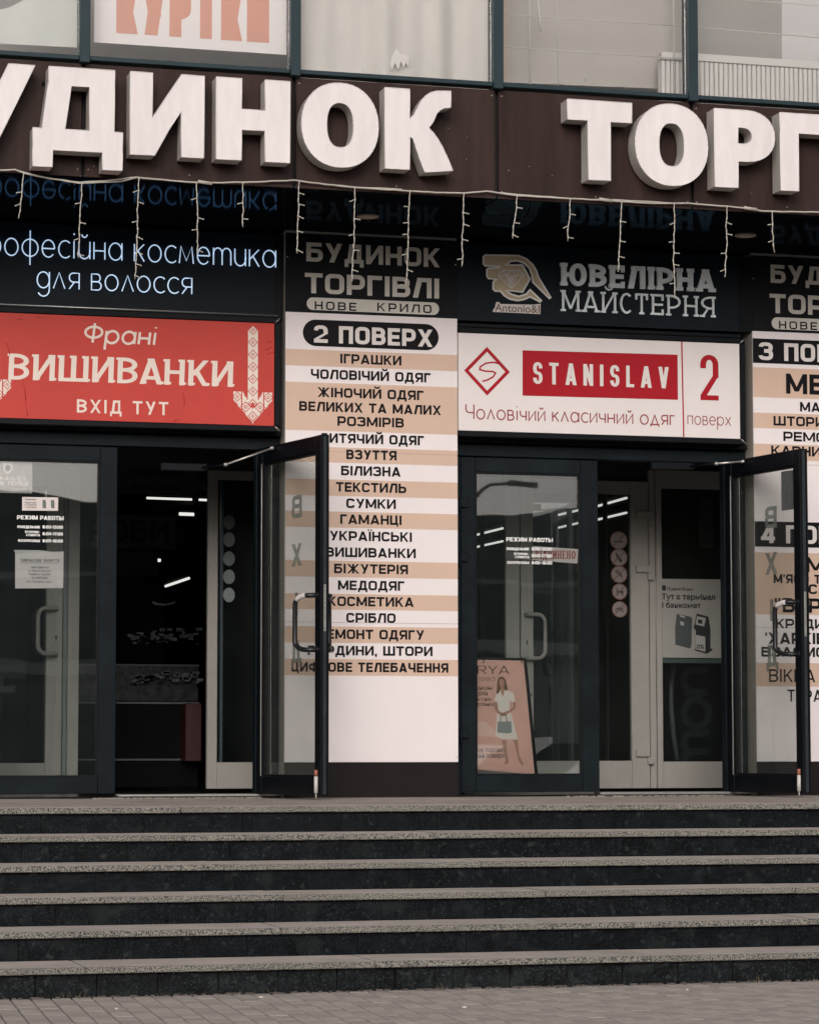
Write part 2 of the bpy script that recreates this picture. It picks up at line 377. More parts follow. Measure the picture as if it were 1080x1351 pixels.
def glyph(ch, W, st):
    a, b = st.tv/2, st.th/2; P = []; rx, ry, n = st.rx, st.ry, st.n
    ell = ry > .4
    ends = []
    def V(x, y0=0, y1=1):
        P.append(rect(x-a, y0, x+a, y1))
        if y0 == 0: ends.append((x, 0))
        if y1 == 1: ends.append((x, 1))
    def H(y, x0, x1): P.append(rect(x0, y-b, x1, y+b))
    def D(x0, y0, x1, y1, k=a*1.08):
        P.append(clip(rect(0, 0, 1, 1) and [(x0-k, y0), (x0+k, y0), (x1+k, y1), (x1-k, y1)], -.05, W+.05, -.3, 1))
        if y0 == 0: ends.append((x0, 0))
        if y1 == 1: ends.append((x1, 1))
    def R(pts, closed=False): P.extend(stroke(rpath(pts, rx, ry, n, closed), a, b, closed))
    def O(x0, y0, x1, y1):
        if ell: P.extend(ring((x0+x1)/2, (y0+y1)/2, (x1-x0)/2, (y1-y0)/2, a, b, n))
        else: R([(x0+a, y0+b), (x1-a, y0+b), (x1-a, y1-b), (x0+a, y1-b)], True)
    def Cc(x0, x1, op=.30):
        if ell:
            pts = []
            for k in range(25):
                t = math.radians(48+k*264/24); rr_ = (x1-x0-2*a)/1.669; pts.append((x0+a+rr_+math.cos(t)*rr_, .5+math.sin(t)*(.5-b)))
            P.extend(stroke(pts, a, b))
        else: R([(x1-a, 1-op), (x1-a, 1-b), (x0+a, 1-b), (x0+a, b), (x1-a, b), (x1-a, op)])
    k = a*1.08; T = 1-b
    if ch in 'АA': D(k, 0, W/2, 1); D(W-k, 0, W/2, 1); H(.25, W*.22, W*.78)
    elif ch == 'Б': V(a); H(T, a, W*.92); R([(a, .57), (W-a, .57), (W-a, b), (a, b)])
    elif ch in 'В': V(a); R([(a, T), (W-a*1.25, T), (W-a*1.25, .52), (a, .52)]); R([(a, .52), (W-a, .52), (W-a, b), (a, b)])
    elif ch == 'Г': V(a); H(T, a, W)
    elif ch == 'Д': H(b+.0, 0, W); P.append(rect(0, -.2, st.tv*.85, .02)); P.append(rect(W-st.tv*.85, -.2, W, .02)); V(W*.88-a, .01); D(W*.13+a, .01, W*.27+a, 1.0); H(T, W*.27, W*.88-a)
    elif ch == 'Е': V(a); H(T, a, W); H(.5, a, W*.93); H(b, a, W)
    elif ch == 'Ж': V(W/2); D(k, 0, W*.5, .56); D(k, 1, W*.5, .44); D(W-k, 0, W*.5, .56); D(W-k, 1, W*.5, .44)
    elif ch in 'З3': R([(a*.9, .74), (a*.9, T), (W-a*1.15, T), (W-a*1.15, .52), (W*.36, .52)]); R([(W*.36, .52), (W-a, .52), (W-a, b), (a*.8, b), (a*.8, .26)])
    elif ch in 'ИЙ': V(a); V(W-a); D(a, 0, W-a, 1, a)
    elif ch in 'КK': V(a); D(W-k, 1, a*1.7, .40); D(W-k, 0, W*.36, .62)
    elif ch == 'Л':
        V(W-a); H(T, W*.24, W); D(W*.25+k, 1, k, 0)
        if st.slab: del ends[-2:]; ends.append((W*.25+a, 1))
    elif ch == 'М': V(a); V(W-a); D(a, 1, W/2, .12, a); D(W-a, 1, W/2, .12, a)
    elif ch == 'Н': V(a); V(W-a); H(.5, a, W-a)
    elif ch == 'N': V(a); V(W-a); D(a, 1, W-a, 0, a)
    elif ch in 'О0O': O(0, 0, W, 1)
    elif ch == 'П': V(a); V(W-a); H(T, a, W-a)
    elif ch in 'РP': V(a); R([(a, T), (W-a, T), (W-a, .38), (a, .38)])
    elif ch == 'R': V(a); R([(a, T), (W-a*1.2, T), (W-a*1.2, .46), (a, .46)]); D(W-k, 0, W*.5, .46)
    elif ch in 'СC': Cc(0, W)
    elif ch == 'Є': Cc(0, W); H(.5, a, W*.75)
    elif ch in 'ТT': V(W/2); H(T, 0, W)
    elif ch == 'У': D(W-k, 1, W*.38, 0); D(k, 1, W*.55, .36); 
    elif ch == 'Y': V(W/2, 0, .48); D(k, 1, W/2, .40); D(W-k, 1, W/2, .40)
    elif ch == 'V': D(k, 1, W/2, 0); D(W-k, 1, W/2, 0)
    elif ch == 'Ф': V(W/2); O(0, .14, W, .88)
    elif ch == 'Х': D(k, 0, W-k, 1); D(k, 1, W-k, 0)
    elif ch == 'Ц': V(a); V(W-a*1.7); H(b, a, W); P.append(rect(W-a*1.4, -.19, W, .03))
    elif ch == 'Ч': V(W-a); R([(a, 1), (a, .40), (W-a, .40)])
    elif ch in 'ШЩ': V(a); V(W/2); V(W-a); H(b, a, W-a)
    elif ch == 'Ь': V(a); R([(a, .58), (W-a, .58), (W-a, b), (a, b)])
    elif ch == 'Ы': V(a); R([(a, .58), (W*.62-a, .58), (W*.62-a, b), (a, b)]); V(W-a)
    elif ch == 'Я': V(W-a); R([(W-a, T), (a, T), (a, .42), (W-a, .42)]); D(k, 0, W*.52, .42)
    elif ch == 'Ю': V(a); H(.5, a, W*.4); O(W*.32, 0, W, 1)
    elif ch in 'ІI': V(W/2)
    elif ch == 'Ї': V(W/2); P.append(rect(-.10, 1.08, .06, 1.24)); P.append(rect(W-.06, 1.08, W+.10, 1.24))
    elif ch == 'L': V(a); H(b, a, W)
    elif ch == 'S': R([(W-a, .72), (W-a, T), (a, T), (a, .5), (W-a, .5), (W-a, b), (a, b), (a, .28)])
    elif ch == '2':
        R([(a, .70), (a, T), (W-a, T), (W-a, .50)]) ; P.append([(W-2*a, .56), (W, .56), (W, .50), (2*a+.04, st.th*.9), (0, st.th*.9), (0, .2)][:0] or [(W-2*a, .54), (W, .54), (a*2.2, st.th), (0, st.th)]); H(b, 0, W)
    elif ch == '1': V(W-a); D(a*.6, .70, W-a*1.2, .97, a*.8)
    elif ch == '4': V(W*.74); H(.26, 0, W); D(k*.9, .22, W*.66, 1)
    elif ch == '5': H(T, a, W); P.append(rect(a*.2, .5, a*2.2, 1)); R([(a, .57), (W-a, .57), (W-a, b), (0, b)])
    elif ch == '6': O(0, 0, W, .62); R([(a, .3), (a, T), (W-a*.5, T)])
    elif ch == '7': H(T, 0, W); D(W*.35, 0, W-k, 1)
    elif ch == '8': O(a*.25, .46, W-a*.25, 1); O(0, 0, W, .54+b*.3)
    elif ch == '9': O(0, .38, W, 1); R([(W-a, .6), (W-a, b), (a*.5, b)])
    elif ch == ',': P.append(rect(W/2-a, -.04, W/2+a, .18)); P.append([(W/2-a*.4, -.2), (W/2+a*.4, -.2), (W/2+a, 0), (W/2-a*.2, 0)])
    elif ch == '.': P.append(rect(W/2-a, 0, W/2+a, .2))
    elif ch == ':': P.append(rect(W/2-a, .06, W/2+a, .26)); P.append(rect(W/2-a, .54, W/2+a, .74))
    elif ch == '-': H(.45, W*.08, W*.92)
    elif ch == "'": P.append(rect(W/2-a*.7, .70, W/2+a*.7, 1))
    elif ch == '"': P.append(rect(W*.08, .70, W*.40, 1)); P.append(rect(W*.60, .70, W*.92, 1))
    elif ch == '%': P.extend(ring(W*.25, .75, W*.2, .2, a*.7, b*.7)); P.extend(ring(W*.75, .25, W*.2, .2, a*.7, b*.7)); D(W*.2, 0, W*.8, 1, a*.6)
    if ch == 'Й':
        P.extend(stroke([(W*.22, 1.28), (W*.32, 1.15), (W*.5, 1.11), (W*.68, 1.15), (W*.78, 1.28)], a*.7, b*.8))
    if ch == 'Щ': P.append(rect(W-a, -.19, W+a, .02))
    if st.slab and ch not in ' ,.:-%\'"':
        s_, h_ = st.slab, st.slabh
        for x, y in ends:
            if ch in 'ИЙ' and abs(x-a) < 1e-4 and y == 0 or True:
                P.append(rect(x-a-s_, 0, x+a+s_, h_) if y == 0 else rect(x-a-s_, 1-h_, x+a+s_, 1))
        if ch in 'ТTГЕ':
            P.append(rect(W-h_, .70, W, 1)); 
            if ch in 'ТT': P.append(rect(0, .70, h_, 1))
        if ch == 'Е': P.append(rect(W-h_, 0, W, .28))
    if st.flick:
        f = st.flick
        for x, y in ends:
            if y == 1: P.append([(x-a-f, .92), (x-a-f*.8, 1.0), (x, 1.0), (x, .86)])
            else: P.append([(x, .0), (x+a+f, .03), (x+a+f*1.1, .11), (x, .14)])
    return P
def lay(s, st, width=None, H=1.0):
    """glyph polygons of a string, unit cap height scaled to H, fitted to width"""
    ws = [(.64 if (c in 'СC' and st.ry > .4) else WIDE.get(c, .74)) for c in s]; N = len(s)
    gap = st.tr*(N-1)
    if width is None: k = 1
    else: k = (width/H-gap)/sum(ws)
    if width is not None and k < .25: k = width/H/(sum(ws)+gap)*.9
    x = 0; G = []
    for ci, (c, w_) in enumerate(zip(s, ws)):
        if st.flick and ci and 'А' in (c, s[ci-1]): x -= .07
        W = w_*k if c not in 'ІЇI' else max(w_*k, st.tv)
        if c != ' ':
            G.append([[((x+px+py*st.slant)*H, py*H) for px, py in p] for p in glyph(c, W, st) if p])
        x += W+st.tr
    return G, (x-st.tr)*H
def onwall(x0, z0, y):
    return lambda px, py, d: (x0+px, y+d, z0+py)
def wtext(s, u0, u1, vt, vb, y, m, parent, st=EURO, name='lettering', depth=0, uc=None, **k):
    """text on the wall plane y, filling the pixels u0..u1 with cap top / baseline vt, vb at the text's middle"""
    um = (u0+u1)/2 if uc is None else uc
    X0, X1 = at(u0, (vt+vb)/2, y).x, at(u1, (vt+vb)/2, y).x
    Z1, Z0 = at(um, vt, y).z, at(um, vb, y).z
    G, wd = lay(s, st, X1-X0, Z1-Z0)
    me = union_mesh(name, G, onwall(X0, Z0, y), depth)
    return finish(obj(name, me, m, parent, **k), parent)
# lower-case monoline skeletons: lists of polylines, x-height 1
def arcp(cx, cy, rx, ry, t0, t1, n=14): return [(cx+rx*math.cos(math.radians(t0+(t1-t0)*k/n)), cy+ry*math.sin(math.radians(t0+(t1-t0)*k/n))) for k in range(n+1)]
def low(ch, neon=False):
    e = lambda w=.95: arcp(w/2, .5, w/2, .5, 0, 360, 22)
    if ch == 'о': return .95, [e()]
    if ch == 'а': return .95, [e(), [(.95, 1), (.95, 0)]]
    if ch == 'р': return .95, [e(), [(0, 1), (0, -.55)]]
    if ch == 'б': return .95, [e(), arcp(.7, .5, .7, .95, 180, 100, 8)]
    if ch == 'ф': return 1.15, [arcp(.575, .5, .575, .5, 0, 360, 22), [(.575, 1.5), (.575, -.5)]]
    if ch == 'е': return .9, [[(0.02, .5), (.9, .5)]+arcp(.45, .5, .45, .5, 5, 320, 20)]
    if ch == 'є': return .8, [arcp(.45, .5, .45, .5, 45, 315, 16), [(0, .5), (.6, .5)]]
    if ch == 'с': return .75, [arcp(.48, .5, .48, .5, 48, 312, 16)]
    if ch == 'і': return .12, [[(.06, 1), (.06, 0)], [(.06, 1.36), (.06, 1.46)]]
    if ch == 'н': return .8, [[(0, 1), (0, 0)], [(.8, 1), (.8, 0)], [(0, .5), (.8, .5)]]
    if ch in 'ий':
        if neon: r = [[(0, 1)]+arcp(.4, .4, .4, .4, 180, 360, 12)+[(.8, 1)], [(.8, .5), (.8, 0)]]
        else: r = [[(0, 1), (0, 0), (.8, 1), (.8, 0)]]
        if ch == 'й': r.append(arcp(.4, 1.45, .2, .2, 190, 350, 8))
        return .8, r
    if ch == 'к': return .72, [[(0, 1), (0, 0)], [(.7, 1), (.02, .42)], [(.25, .62), (.72, 0)]]
    if ch == 'м': return 1.05, [[(0, 0), (.12, 1), (.525, .15), (.93, 1), (1.05, 0)]]
    if ch == 'т':
        if neon: return 1.3, [[(0, 1), (0, 0)], [(0, .6)]+arcp(.325, .67, .325, .33, 180, 0, 10)+[(.65, 0)], [(.65, .6)]+arcp(.975, .67, .325, .33, 180, 0, 10)+[(1.3, 0)]]
        return .8, [[(0, 1), (.8, 1)], [(.4, 1), (.4, 0)]]
    if ch == 'п':
        if neon: return .8, [[(0, 1), (0, 0)], [(0, .6)]+arcp(.4, .6, .4, .4, 180, 0, 10)+[(.8, 0)]]
        return .75, [[(0, 0), (0, 1), (.75, 1), (.75, 0)]]
    if ch == 'л': return .85, [[(0, 0), (.42, 1), (.85, 0)]]
    if ch == 'д':
        if neon: return .9, [arcp(.45, .5, .45, .5, 0, 360, 22), [(.9, 1), (.9, -.1)]+arcp(.47, -.1, .43, .42, 0, -150, 10)]
        return 1.0, [[(.1, 0), (.5, 1), (.9, 0)], [(0, -.22), (0, 0), (1.0, 0), (1.0, -.22)]]
    if ch == 'я': return .75, [[(.75, 0), (.75, 1)]+arcp(.3, .72, .28, .28, 90, 270, 8)+[(.75, .44)], [(.4, .44), (.02, 0)]]
    if ch == 'в': return .72, [[(0, .5), (0, 1)]+arcp(.42, .76, .22, .24, 90, -90, 7)+[(0, .52)], [(0, .52)]+arcp(.45, .26, .27, .26, 90, -90, 8)+[(0, 0), (0, .52)]]
    if ch == 'ч': return .7, [[(0, 1)]+arcp(.3, .7, .3, .28, 180, 270, 6)+[(.7, .42)], [(.7, 1), (.7, 0)]]
    if ch == 'Ч': return .95, [[(0, 1.5)]+arcp(.4, 1.0, .4, .36, 180, 270, 6)+[(.95, .64)], [(.95, 1.5), (.95, 0)]]
    if ch == 'г': return .55, [[(0, 0), (0, 1), (.55, 1)]]
    if ch == 'х': return .8, [[(0, 0), (.8, 1)], [(0, 1), (.8, 0)]]
    if ch == 'у': return .8, [[(0, 1), (.42, .05)], [(.8, 1), (.2, -.5)]]
    if ch == 'Ф': return 1.3, [arcp(.65, .85, .65, .45, 0, 360, 22), [(.65, 1.6), (.65, 0)]]
    return .5, []
def laylow(s, width, H, gap=.28, neon=False):
    L = []; x = 0; ws = []
    for c in s:
        if c == ' ': x += .62; continue
        w_, pl = low(c, neon); L += [[(x+px, py) for px, py in p] for p in pl]; x += w_+gap
    tot = x-gap; kx = width/tot
    return [[(px*kx, py*H) for px, py in p] for p in L]
def lowtext(s, u0, u1, vt, vb, y, m, parent, t=.1, slant=0, name='lettering', gap=.28, depth=0):
    um = (u0+u1)/2; vm = (vt+vb)/2
    X0, X1 = at(u0, vm, y).x, at(u1, vm, y).x; Z1, Z0 = at(um, vt, y).z, at(um, vb, y).z
    H = Z1-Z0; L = laylow(s, X1-X0, H, gap)
    polys = []
    G = []
    for p in L:
        p = [(a+b*slant, b) for a, b in p]
        cl = math.hypot(p[0][0]-p[-1][0], p[0][1]-p[-1][1]) < 1e-6
        G.append(stroke(p, t*H/2, t*H/2, cl))
    # strokes that touch are merged together
    me = union_mesh(name, [sum(G, [])], onwall(X0, Z0, y), depth)
    return finish(obj(name, me, m, parent), parent)
def fonttext(s, mapf, width, H, m, parent, bold=0.0, name='lettering'):
    """built-in typeface turned into a flat mesh, fitted to width x cap height H"""
    cu = bpy.data.curves.new('t', 'FONT'); cu.body = s; cu.size = 1; cu.offset = bold; cu.resolution_u = 3
    o = bpy.data.objects.new('t', cu); C.objects.link(o); bpy.context.view_layer.update()
    me = bpy.data.meshes.new_from_object(o.evaluated_get(bpy.context.evaluated_depsgraph_get()))
    bpy.data.objects.remove(o); bpy.data.curves.remove(cu)
    if not me.vertices: return None
    x0 = min(v.co.x for v in me.vertices); x1 = max(v.co.x for v in me.vertices); kx = width/(x1-x0); ky = H/.70
    for v in me.vertices: v.co = Vector(mapf((v.co.x-x0)*kx, v.co.y*ky, 0))
    me.name = name; me.materials.clear()
    return finish(obj(name, me, m, parent), parent)
def wfont(s, u0, u1, vt, vb, y, m, parent, bold=0.0, **k):
    um = (u0+u1)/2; X0, X1 = at(u0, (vt+vb)/2, y).x, at(u1, (vt+vb)/2, y).x; Z1, Z0 = at(um, vt, y).z, at(um, vb, y).z
    return fonttext(s, onwall(X0, Z0, y), X1-X0, Z1-Z0, m, parent, bold, **k)
def flat(name, pts, m, parent, y, **k):
    """flat print patch: pixel outline on wall plane y"""
    me = bpy.data.meshes.new(name); me.from_pydata([tuple(at(u, v, y)) for u, v in pts], [], [list(range(len(pts)))])
    return finish(obj(name, me, m, parent, **k), parent)
def flatrect(name, x0, x1, z0, z1, y, m, parent, **k):
    me = bpy.data.meshes.new(name); me.from_pydata([(x0, y, z0), (x1, y, z0), (x1, y, z1), (x0, y, z1)], [], [[0, 1, 2, 3]])
    return finish(obj(name, me, m, parent, **k), parent)
def pill(x0, x1, z0, z1, y, name, m, parent, r=None, n=10):
    r = (z1-z0)/2 if r is None else r; pts = []
    for cx, cz, t0 in ((x1-r, z1-r, 0), (x0+r, z1-r, 90), (x0+r, z0+r, 180), (x1-r, z0+r, 270)):
        for k in range(n+1):
            t = math.radians(t0+90*k/n); pts.append((cx+r*math.cos(t), y, cz+r*math.sin(t)))
    me = bpy.data.meshes.new(name); me.from_pydata(pts, [], [list(range(len(pts)))])
    return finish(obj(name, me, m, parent), parent)
# ================================================================== THE PLACE
RISE, TREAD, LAND, OVER, SLAB = .15, .4714, 3.285, .035, .034
DY = .16                                  # door plane
FY, ZS, ZT = -1.531, 4.096, 4.851         # fascia plane, soffit height, top of fascia
XJ0, XJ = 4.3198, 1.423                   # cladding joints
GZ = -6*RISE
XL, XR = -3.0, 14.0
# ---- ground, landing, steps
def structure(o): o['kind'] = 'structure'; return o
g = structure(box('ground', mat('street_asphalt', (.06, .058, .056), .9, var=.2, vs_=2), None, -150, 150, -160, 60, GZ-.6, GZ-.30))
sub = structure(box('pavement', mat('paving_joint_sand', (.016, .0135, .012), .95, var=.3, vs_=30), None, -30, 30, -24, -4.5, GZ-.29, GZ-.022))
PAVE = [mat('paver_a', (.40, .352, .316), .85, var=.10, vs_=7, var2=.08, vs2=70, bump=.3, bs=90), mat('paver_b', (.44, .386, .345), .85, var=.10, vs_=9, var2=.08, vs2=75, bump=.3, bs=90),
        mat('paver_c', (.365, .32, .288), .85, var=.12, vs_=8, var2=.08, vs2=60, bump=.3, bs=90)]
steps = structure(bpy.data.objects.new('entrance_steps', None)); C.objects.link(steps)
E = [M['tread_top'], M['tread_edge']]
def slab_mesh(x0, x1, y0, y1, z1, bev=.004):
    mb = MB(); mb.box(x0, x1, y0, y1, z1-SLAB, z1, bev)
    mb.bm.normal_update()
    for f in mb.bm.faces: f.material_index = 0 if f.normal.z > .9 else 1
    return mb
rnd = random.Random(3)
for k in range(6):
    yf = -(LAND+k*TREAD); z = -k*RISE
    yb = (yf+TREAD+.03) if k else .30
    x = XL+rnd.uniform(0, 1)
    while x < XR:
        L = 1.5; x2 = min(x+L, XR)
        yb2 = yb if k else yf+.42
        slab_mesh(x+.0012, x2-.0012, yf+rnd.uniform(-.0025, .0025), yb2, z+rnd.uniform(-.0012, .0012)).build('tread_slab', E, steps)
        x = x2
    x = XL+rnd.uniform(0, .5)
    while x < XR:
        L = .6 if k < 5 else .31; x2 = min(x+L, XR)
        zb = z-RISE+.0 if k < 5 else GZ-.02
        yo = rnd.uniform(0, .002)
        gp = .0009 if k < 5 else .0011; yo *= 1 if k < 5 else 2
        MB().box(x+gp, x2-gp, yf+OVER+yo, yf+OVER+.02, zb, z-SLAB-.001, .001 if k < 5 else .003).build('riser_tile', M['riser' if k < 5 else 'riser_low'], steps)
        x = x2
    MB().box(XL, XR, yf+OVER+.021, yf+OVER+.08, z-RISE, z-SLAB-.003).build('core', M['joint'], steps)
# landing behind the edge slabs
x = XL
LM = speckle('landing_granite', (.40, .35, .305), (.29, .253, .22), 260, .48, wear=.25)
while x < XR:
    for (ya, yb_) in ((-LAND+.423, -1.9), (-1.897, -.95), (-.947, .30)):
        MB().box(x+.001, x+.748, ya, yb_-.001, -SLAB, rnd.uniform(-.001, 0), .002).build('landing_slab', LM, steps)
    x += .75
structure(box('step_fill', M['joint'], steps, XL, XR, -LAND+.1, .4, GZ-.02, -SLAB-.004)).pop('kind', None) if False else box('core', M['joint'], steps, XL, XR, -LAND+.1, .4, GZ-.02, -SLAB-.004)
# ---- pavers
ang = -math.radians(3.8); ca, sa = math.cos(ang), math.sin(ang)
pv = bmesh.new(); pms = []
me_p = []
for i in range(3):
    mb = MB(); mb.box(-.0466, .0466, -.0995, .0995, -.06, 0, .003); bmesh.ops.recalc_face_normals(mb.bm, faces=mb.bm.faces)
    me = bpy.data.meshes.new('paver'); mb.bm.to_mesh(me); mb.bm.free(); me.materials.append(PAVE[i]); me_p.append(me)
yfront = -(LAND+5*TREAD)+OVER
cand = []
for i in range(-80, 110):
    for j in range(-60, 3):
        px, py = i*.1015, (j+(.5 if i % 2 else 0))*.2015
        X, Y = 3.0+px*ca-py*sa, yfront-.02+px*sa+py*ca
        if Y > yfront+.05: continue
        cand.append((X, Y, (i*7+j*13) % 3))
def project(P):
    d = Vector(P)-Vector((0, CY, CZ)); zz = d.dot(fw)
    return W0/2+FPX*d.dot(rt)/zz, H0/2-FPX*d.dot(up)/zz
vis = []; rest = []
for c_ in cand:
    u, v = project((c_[0], c_[1], GZ))
    (vis if -12 < u < 1092 and v < 1368 else rest).append(c_)
vis.sort(key=lambda c: c[1]); near = vis[:300]; rest += vis[300:]
for X, Y, q in near:
    o = bpy.data.objects.new('paver', me_p[q]); C.objects.link(o); o.parent = sub
    o.location = (X, Y, GZ-.004+rnd.uniform(-.0010, .0010)); o.rotation_euler = (rnd.uniform(-.003, .003), rnd.uniform(-.006, .006), ang+rnd.uniform(-.012, .012))
mb = bmesh.new(); tmpl = me_p[0]
vs3, fs3, mi3 = [], [], []
for X, Y, q in rest:
    if abs(X-4) > 9 or Y < -11: continue
    b0 = len(vs3); R = Matrix.Rotation(ang+rnd.uniform(-.012, .012), 3, 'Z') @ Matrix.Rotation(rnd.uniform(-.006, .006), 3, 'Y') @ Matrix.Rotation(rnd.uniform(-.003, .003), 3, 'X'); T = Vector((X, Y, GZ-.004+rnd.uniform(-.0010, .0010)))
    for v in tmpl.vertices: vs3.append(tuple(R @ v.co+T))
    for p in tmpl.polygons: fs3.append([b0+a for a in p.vertices]); mi3.append(q)
mb.free(); me = bpy.data.meshes.new('small_pavers'); me.from_pydata(vs3, [], fs3)
for m_ in PAVE: me.materials.append(m_)
me.polygons.foreach_set('material_index', mi3)
o = bpy.data.objects.new('pavers', me); C.objects.link(o); o.parent = sub; o['kind'] = 'stuff'
# weeds in the joint at the foot of the steps
wb = MB()
for k in range(46):
    X = rnd.choice([5.9, 6.3, 6.55, 4.2, 3.2, 7.1, 2.2])+rnd.gauss(0, .05); Y = yfront-.012+rnd.uniform(-.01, .004)
    h = rnd.uniform(.012, .045); a_ = rnd.uniform(-.6, .6)
    wb.poly([(X-.002, Y, GZ), (X+.002, Y, GZ), (X+a_*h, Y-.01, GZ+h)])
o = wb.build('weeds', mat('dry_grass', (.13, .12, .055), .8), None); o['kind'] = 'stuff'
o = MB()
for k in range(420):
    X = rnd.uniform(.8, 8.2); Y = yfront-.006-abs(rnd.gauss(0, .012)); s_ = rnd.uniform(.003, .012)
    o.box(X, X+s_*rnd.uniform(1, 3), Y-s_, Y, GZ-.004, GZ+s_*.45)
o = o.build('grit', mat('paving_grit', (.12, .10, .09), .95, var=.5, vs_=50), None); o['kind'] = 'stuff'
for k, (u, v, du) in enumerate(((342, 1316, 4), (905, 1306, 3), (152, 1331, 3), (610, 1329, 5))):
    q = at(u, v, z=GZ+.003); lt = box('litter', mat('litter_paper', (.6, .57, .52), .8), None, q.x, q.x+du*.004, q.y, q.y+.012, GZ-.002, GZ+.006)
    tag(lt, ['white scrap lying on the pavers near the left of the steps', 'pale scrap on the pavers toward the right', 'pale scrap on the pavers in the lower left corner', 'pale scrap on the pavers at the bottom middle'][k], 'litter')
# ================================================================== the building
XP1a, XP1b = at(376.2, 412, 0).x, at(602.4, 480, 0).x
PW = XP1b-XP1a
XP2a = at(991.5, 445, 0).x; XP2b = XP2a+PW
store = thing('department_store', 'dark clad shopping arcade with two glazed entrance bays, brown fascia and teal framed upper windows', 'building', (5.2, 0, 0))
# side and rear shell
box('wall', M['fascia'], store, XL-.2, 14.2, 28.0, 28.2, GZ, 9)
box('wall', M['fascia'], store, XL-.4, XL-.2, -1.3, 28.2, GZ, 9)
box('wall', M['fascia'], store, 14.2, 14.4, -1.3, 28.2, GZ, 9)
box('roof', M['joint'], store, XL-.4, 14.4, -1.35, 28.2, 9, 9.2)
# fascia cladding
for i in range(-6, 8):
    x0 = XJ0+i*XJ
    if x0 < XL-.3 or x0 > 14: continue
    box('fascia_panel', M['fascia'], store, x0+.012, x0+XJ-.012, FY, FY+.03, ZS, ZT, .002)
    # seams of the mirror cladding below the canopy
    for (ya, yb_) in ((FY+.001, -.96), (-.952, -.43), (-.422, .0)):
        mb = MB().box(x0+.008, x0+XJ-.008, ya+.002, yb_-.002, ZS, ZS+.012)
        mb.build('soffit_panel', M['soffit'], store)
box('canopy_core', M['joint'], store, XL, 14, FY+.034, .5, ZS+.016, ZT-.01)
# upper glazing: sill rail, mullions and panes
ZW = ZT+.02
rail_h = at(388, 90.5, FY-.03).z-ZW
for i in range(-6, 8):
    x0 = XJ0+i*XJ
    if x0 < XL-.3 or x0 > 14: continue
    wn = MB()
    wn.box(x0+.036, x0+XJ-.036, FY-.03, FY+.08, ZW, ZW+rail_h, .003)
    wn = wn.build('window', M['teal'], store)
    box('transom', M['teal'], wn, x0+.036, x0+XJ-.036, FY-.03, FY+.08, ZW+2.0, ZW+2.06, .003)
    box('mullion', M['teal'], wn, x0-.034, x0+.034, FY-.055, FY+.085, ZW-.02, ZW+2.1, .004)
    box('pane', M['glass_up'], wn, x0+.036, x0+XJ-.036, FY+.01, FY+.022, ZW+rail_h, ZW+2.0)
box('wall', M['fascia'], store, XL, 14, FY+.0, FY+.1, ZW+2.1, 9)
# upper floor room seen through the panes
box('upper_floor', mat('pale_lino', (.30, .27, .25), .6), store, XL, 14, FY+.1, 6, ZT-.009, ZT+.0)
box('upper_wall', mat('greige_wall', (.44, .40, .375), .8, var=.04, vs_=1), store, XL, 14, -.12, -.06, ZT+.004, 8.9)
# lower front: header band above doors, dark bulkhead panels behind signs
zd_top = at(607, 586, DY).z              # top of the door frame band
zbox = at(603, 580, 0).z
for (xa, xb) in ((XL, XP1a), (XP1b, XP2a), (XP2b, 14)):
    box('bulkhead', M['black'], store, xa, xb, DY+.08, DY+.16, zd_top-.02, ZS)
    box('door_header', M['frame'], store, xa+.002, xb-.002, DY-.01, DY+.10, at(607, 601, DY).z, zd_top-.001, .003)
    box('header_shadow_gap', M['joint'], store, xa+.002, xb-.002, DY+.04, DY+.10, zd_top, zbox+.05)
    box('header_drip', M['black'], store, xa+.002, xb-.002, DY-.05, DY+.039, zd_top+.015, at(607, 576, DY-.05).z, .004)
# pillars
def pillar(xa, xb):
    p = box('pillar', M['pillar_side'], store, xa, xb, .0, .42, 0, ZS)
    return p
pillar(XP1a, XP1b); pillar(XP2a, XP2b)
pillar(XP1a-3.62, XP1b-3.62)
# thresholds
zth = .03
for (xa, xb) in ((at(155, 1046, DY).x, XP1a), (at(790, 1044, DY).x, XP2a)):
    box('threshold', M['steel'], store, xa, xb, DY-.03, DY+.12, .014, zth, .003)
    box('threshold_bed', M['gritty'], store, xa-.03, xb, DY-.045, DY+.10, -.001, .013)
gb = MB()
for k in range(260):
    xa = rnd.choice([rnd.uniform(at(120, 1050, DY).x, at(340, 1050, DY).x), rnd.uniform(at(740, 1048, DY).x, at(950, 1048, DY).x)])
    s_ = rnd.uniform(.003, .010); ya = DY-.045-abs(rnd.gauss(0, .012))
    gb.box(xa, xa+s_*rnd.uniform(1, 3), ya-s_, ya, -.001, s_*.7)
gb = gb.build('mortar_crumbs', mat('mortar_crumbs', (.30, .28, .25), .95, var=.4, vs_=80), None); gb['kind'] = 'stuff'
# interior shell
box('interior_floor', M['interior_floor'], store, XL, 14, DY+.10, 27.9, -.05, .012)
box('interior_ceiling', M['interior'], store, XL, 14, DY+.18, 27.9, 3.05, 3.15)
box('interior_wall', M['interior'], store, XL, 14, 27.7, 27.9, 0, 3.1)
box('interior_wall', M['interior'], store, at(352, 800, 1.88).x, at(602, 800, .5).x, .43, 1.88, 0, 3.05)
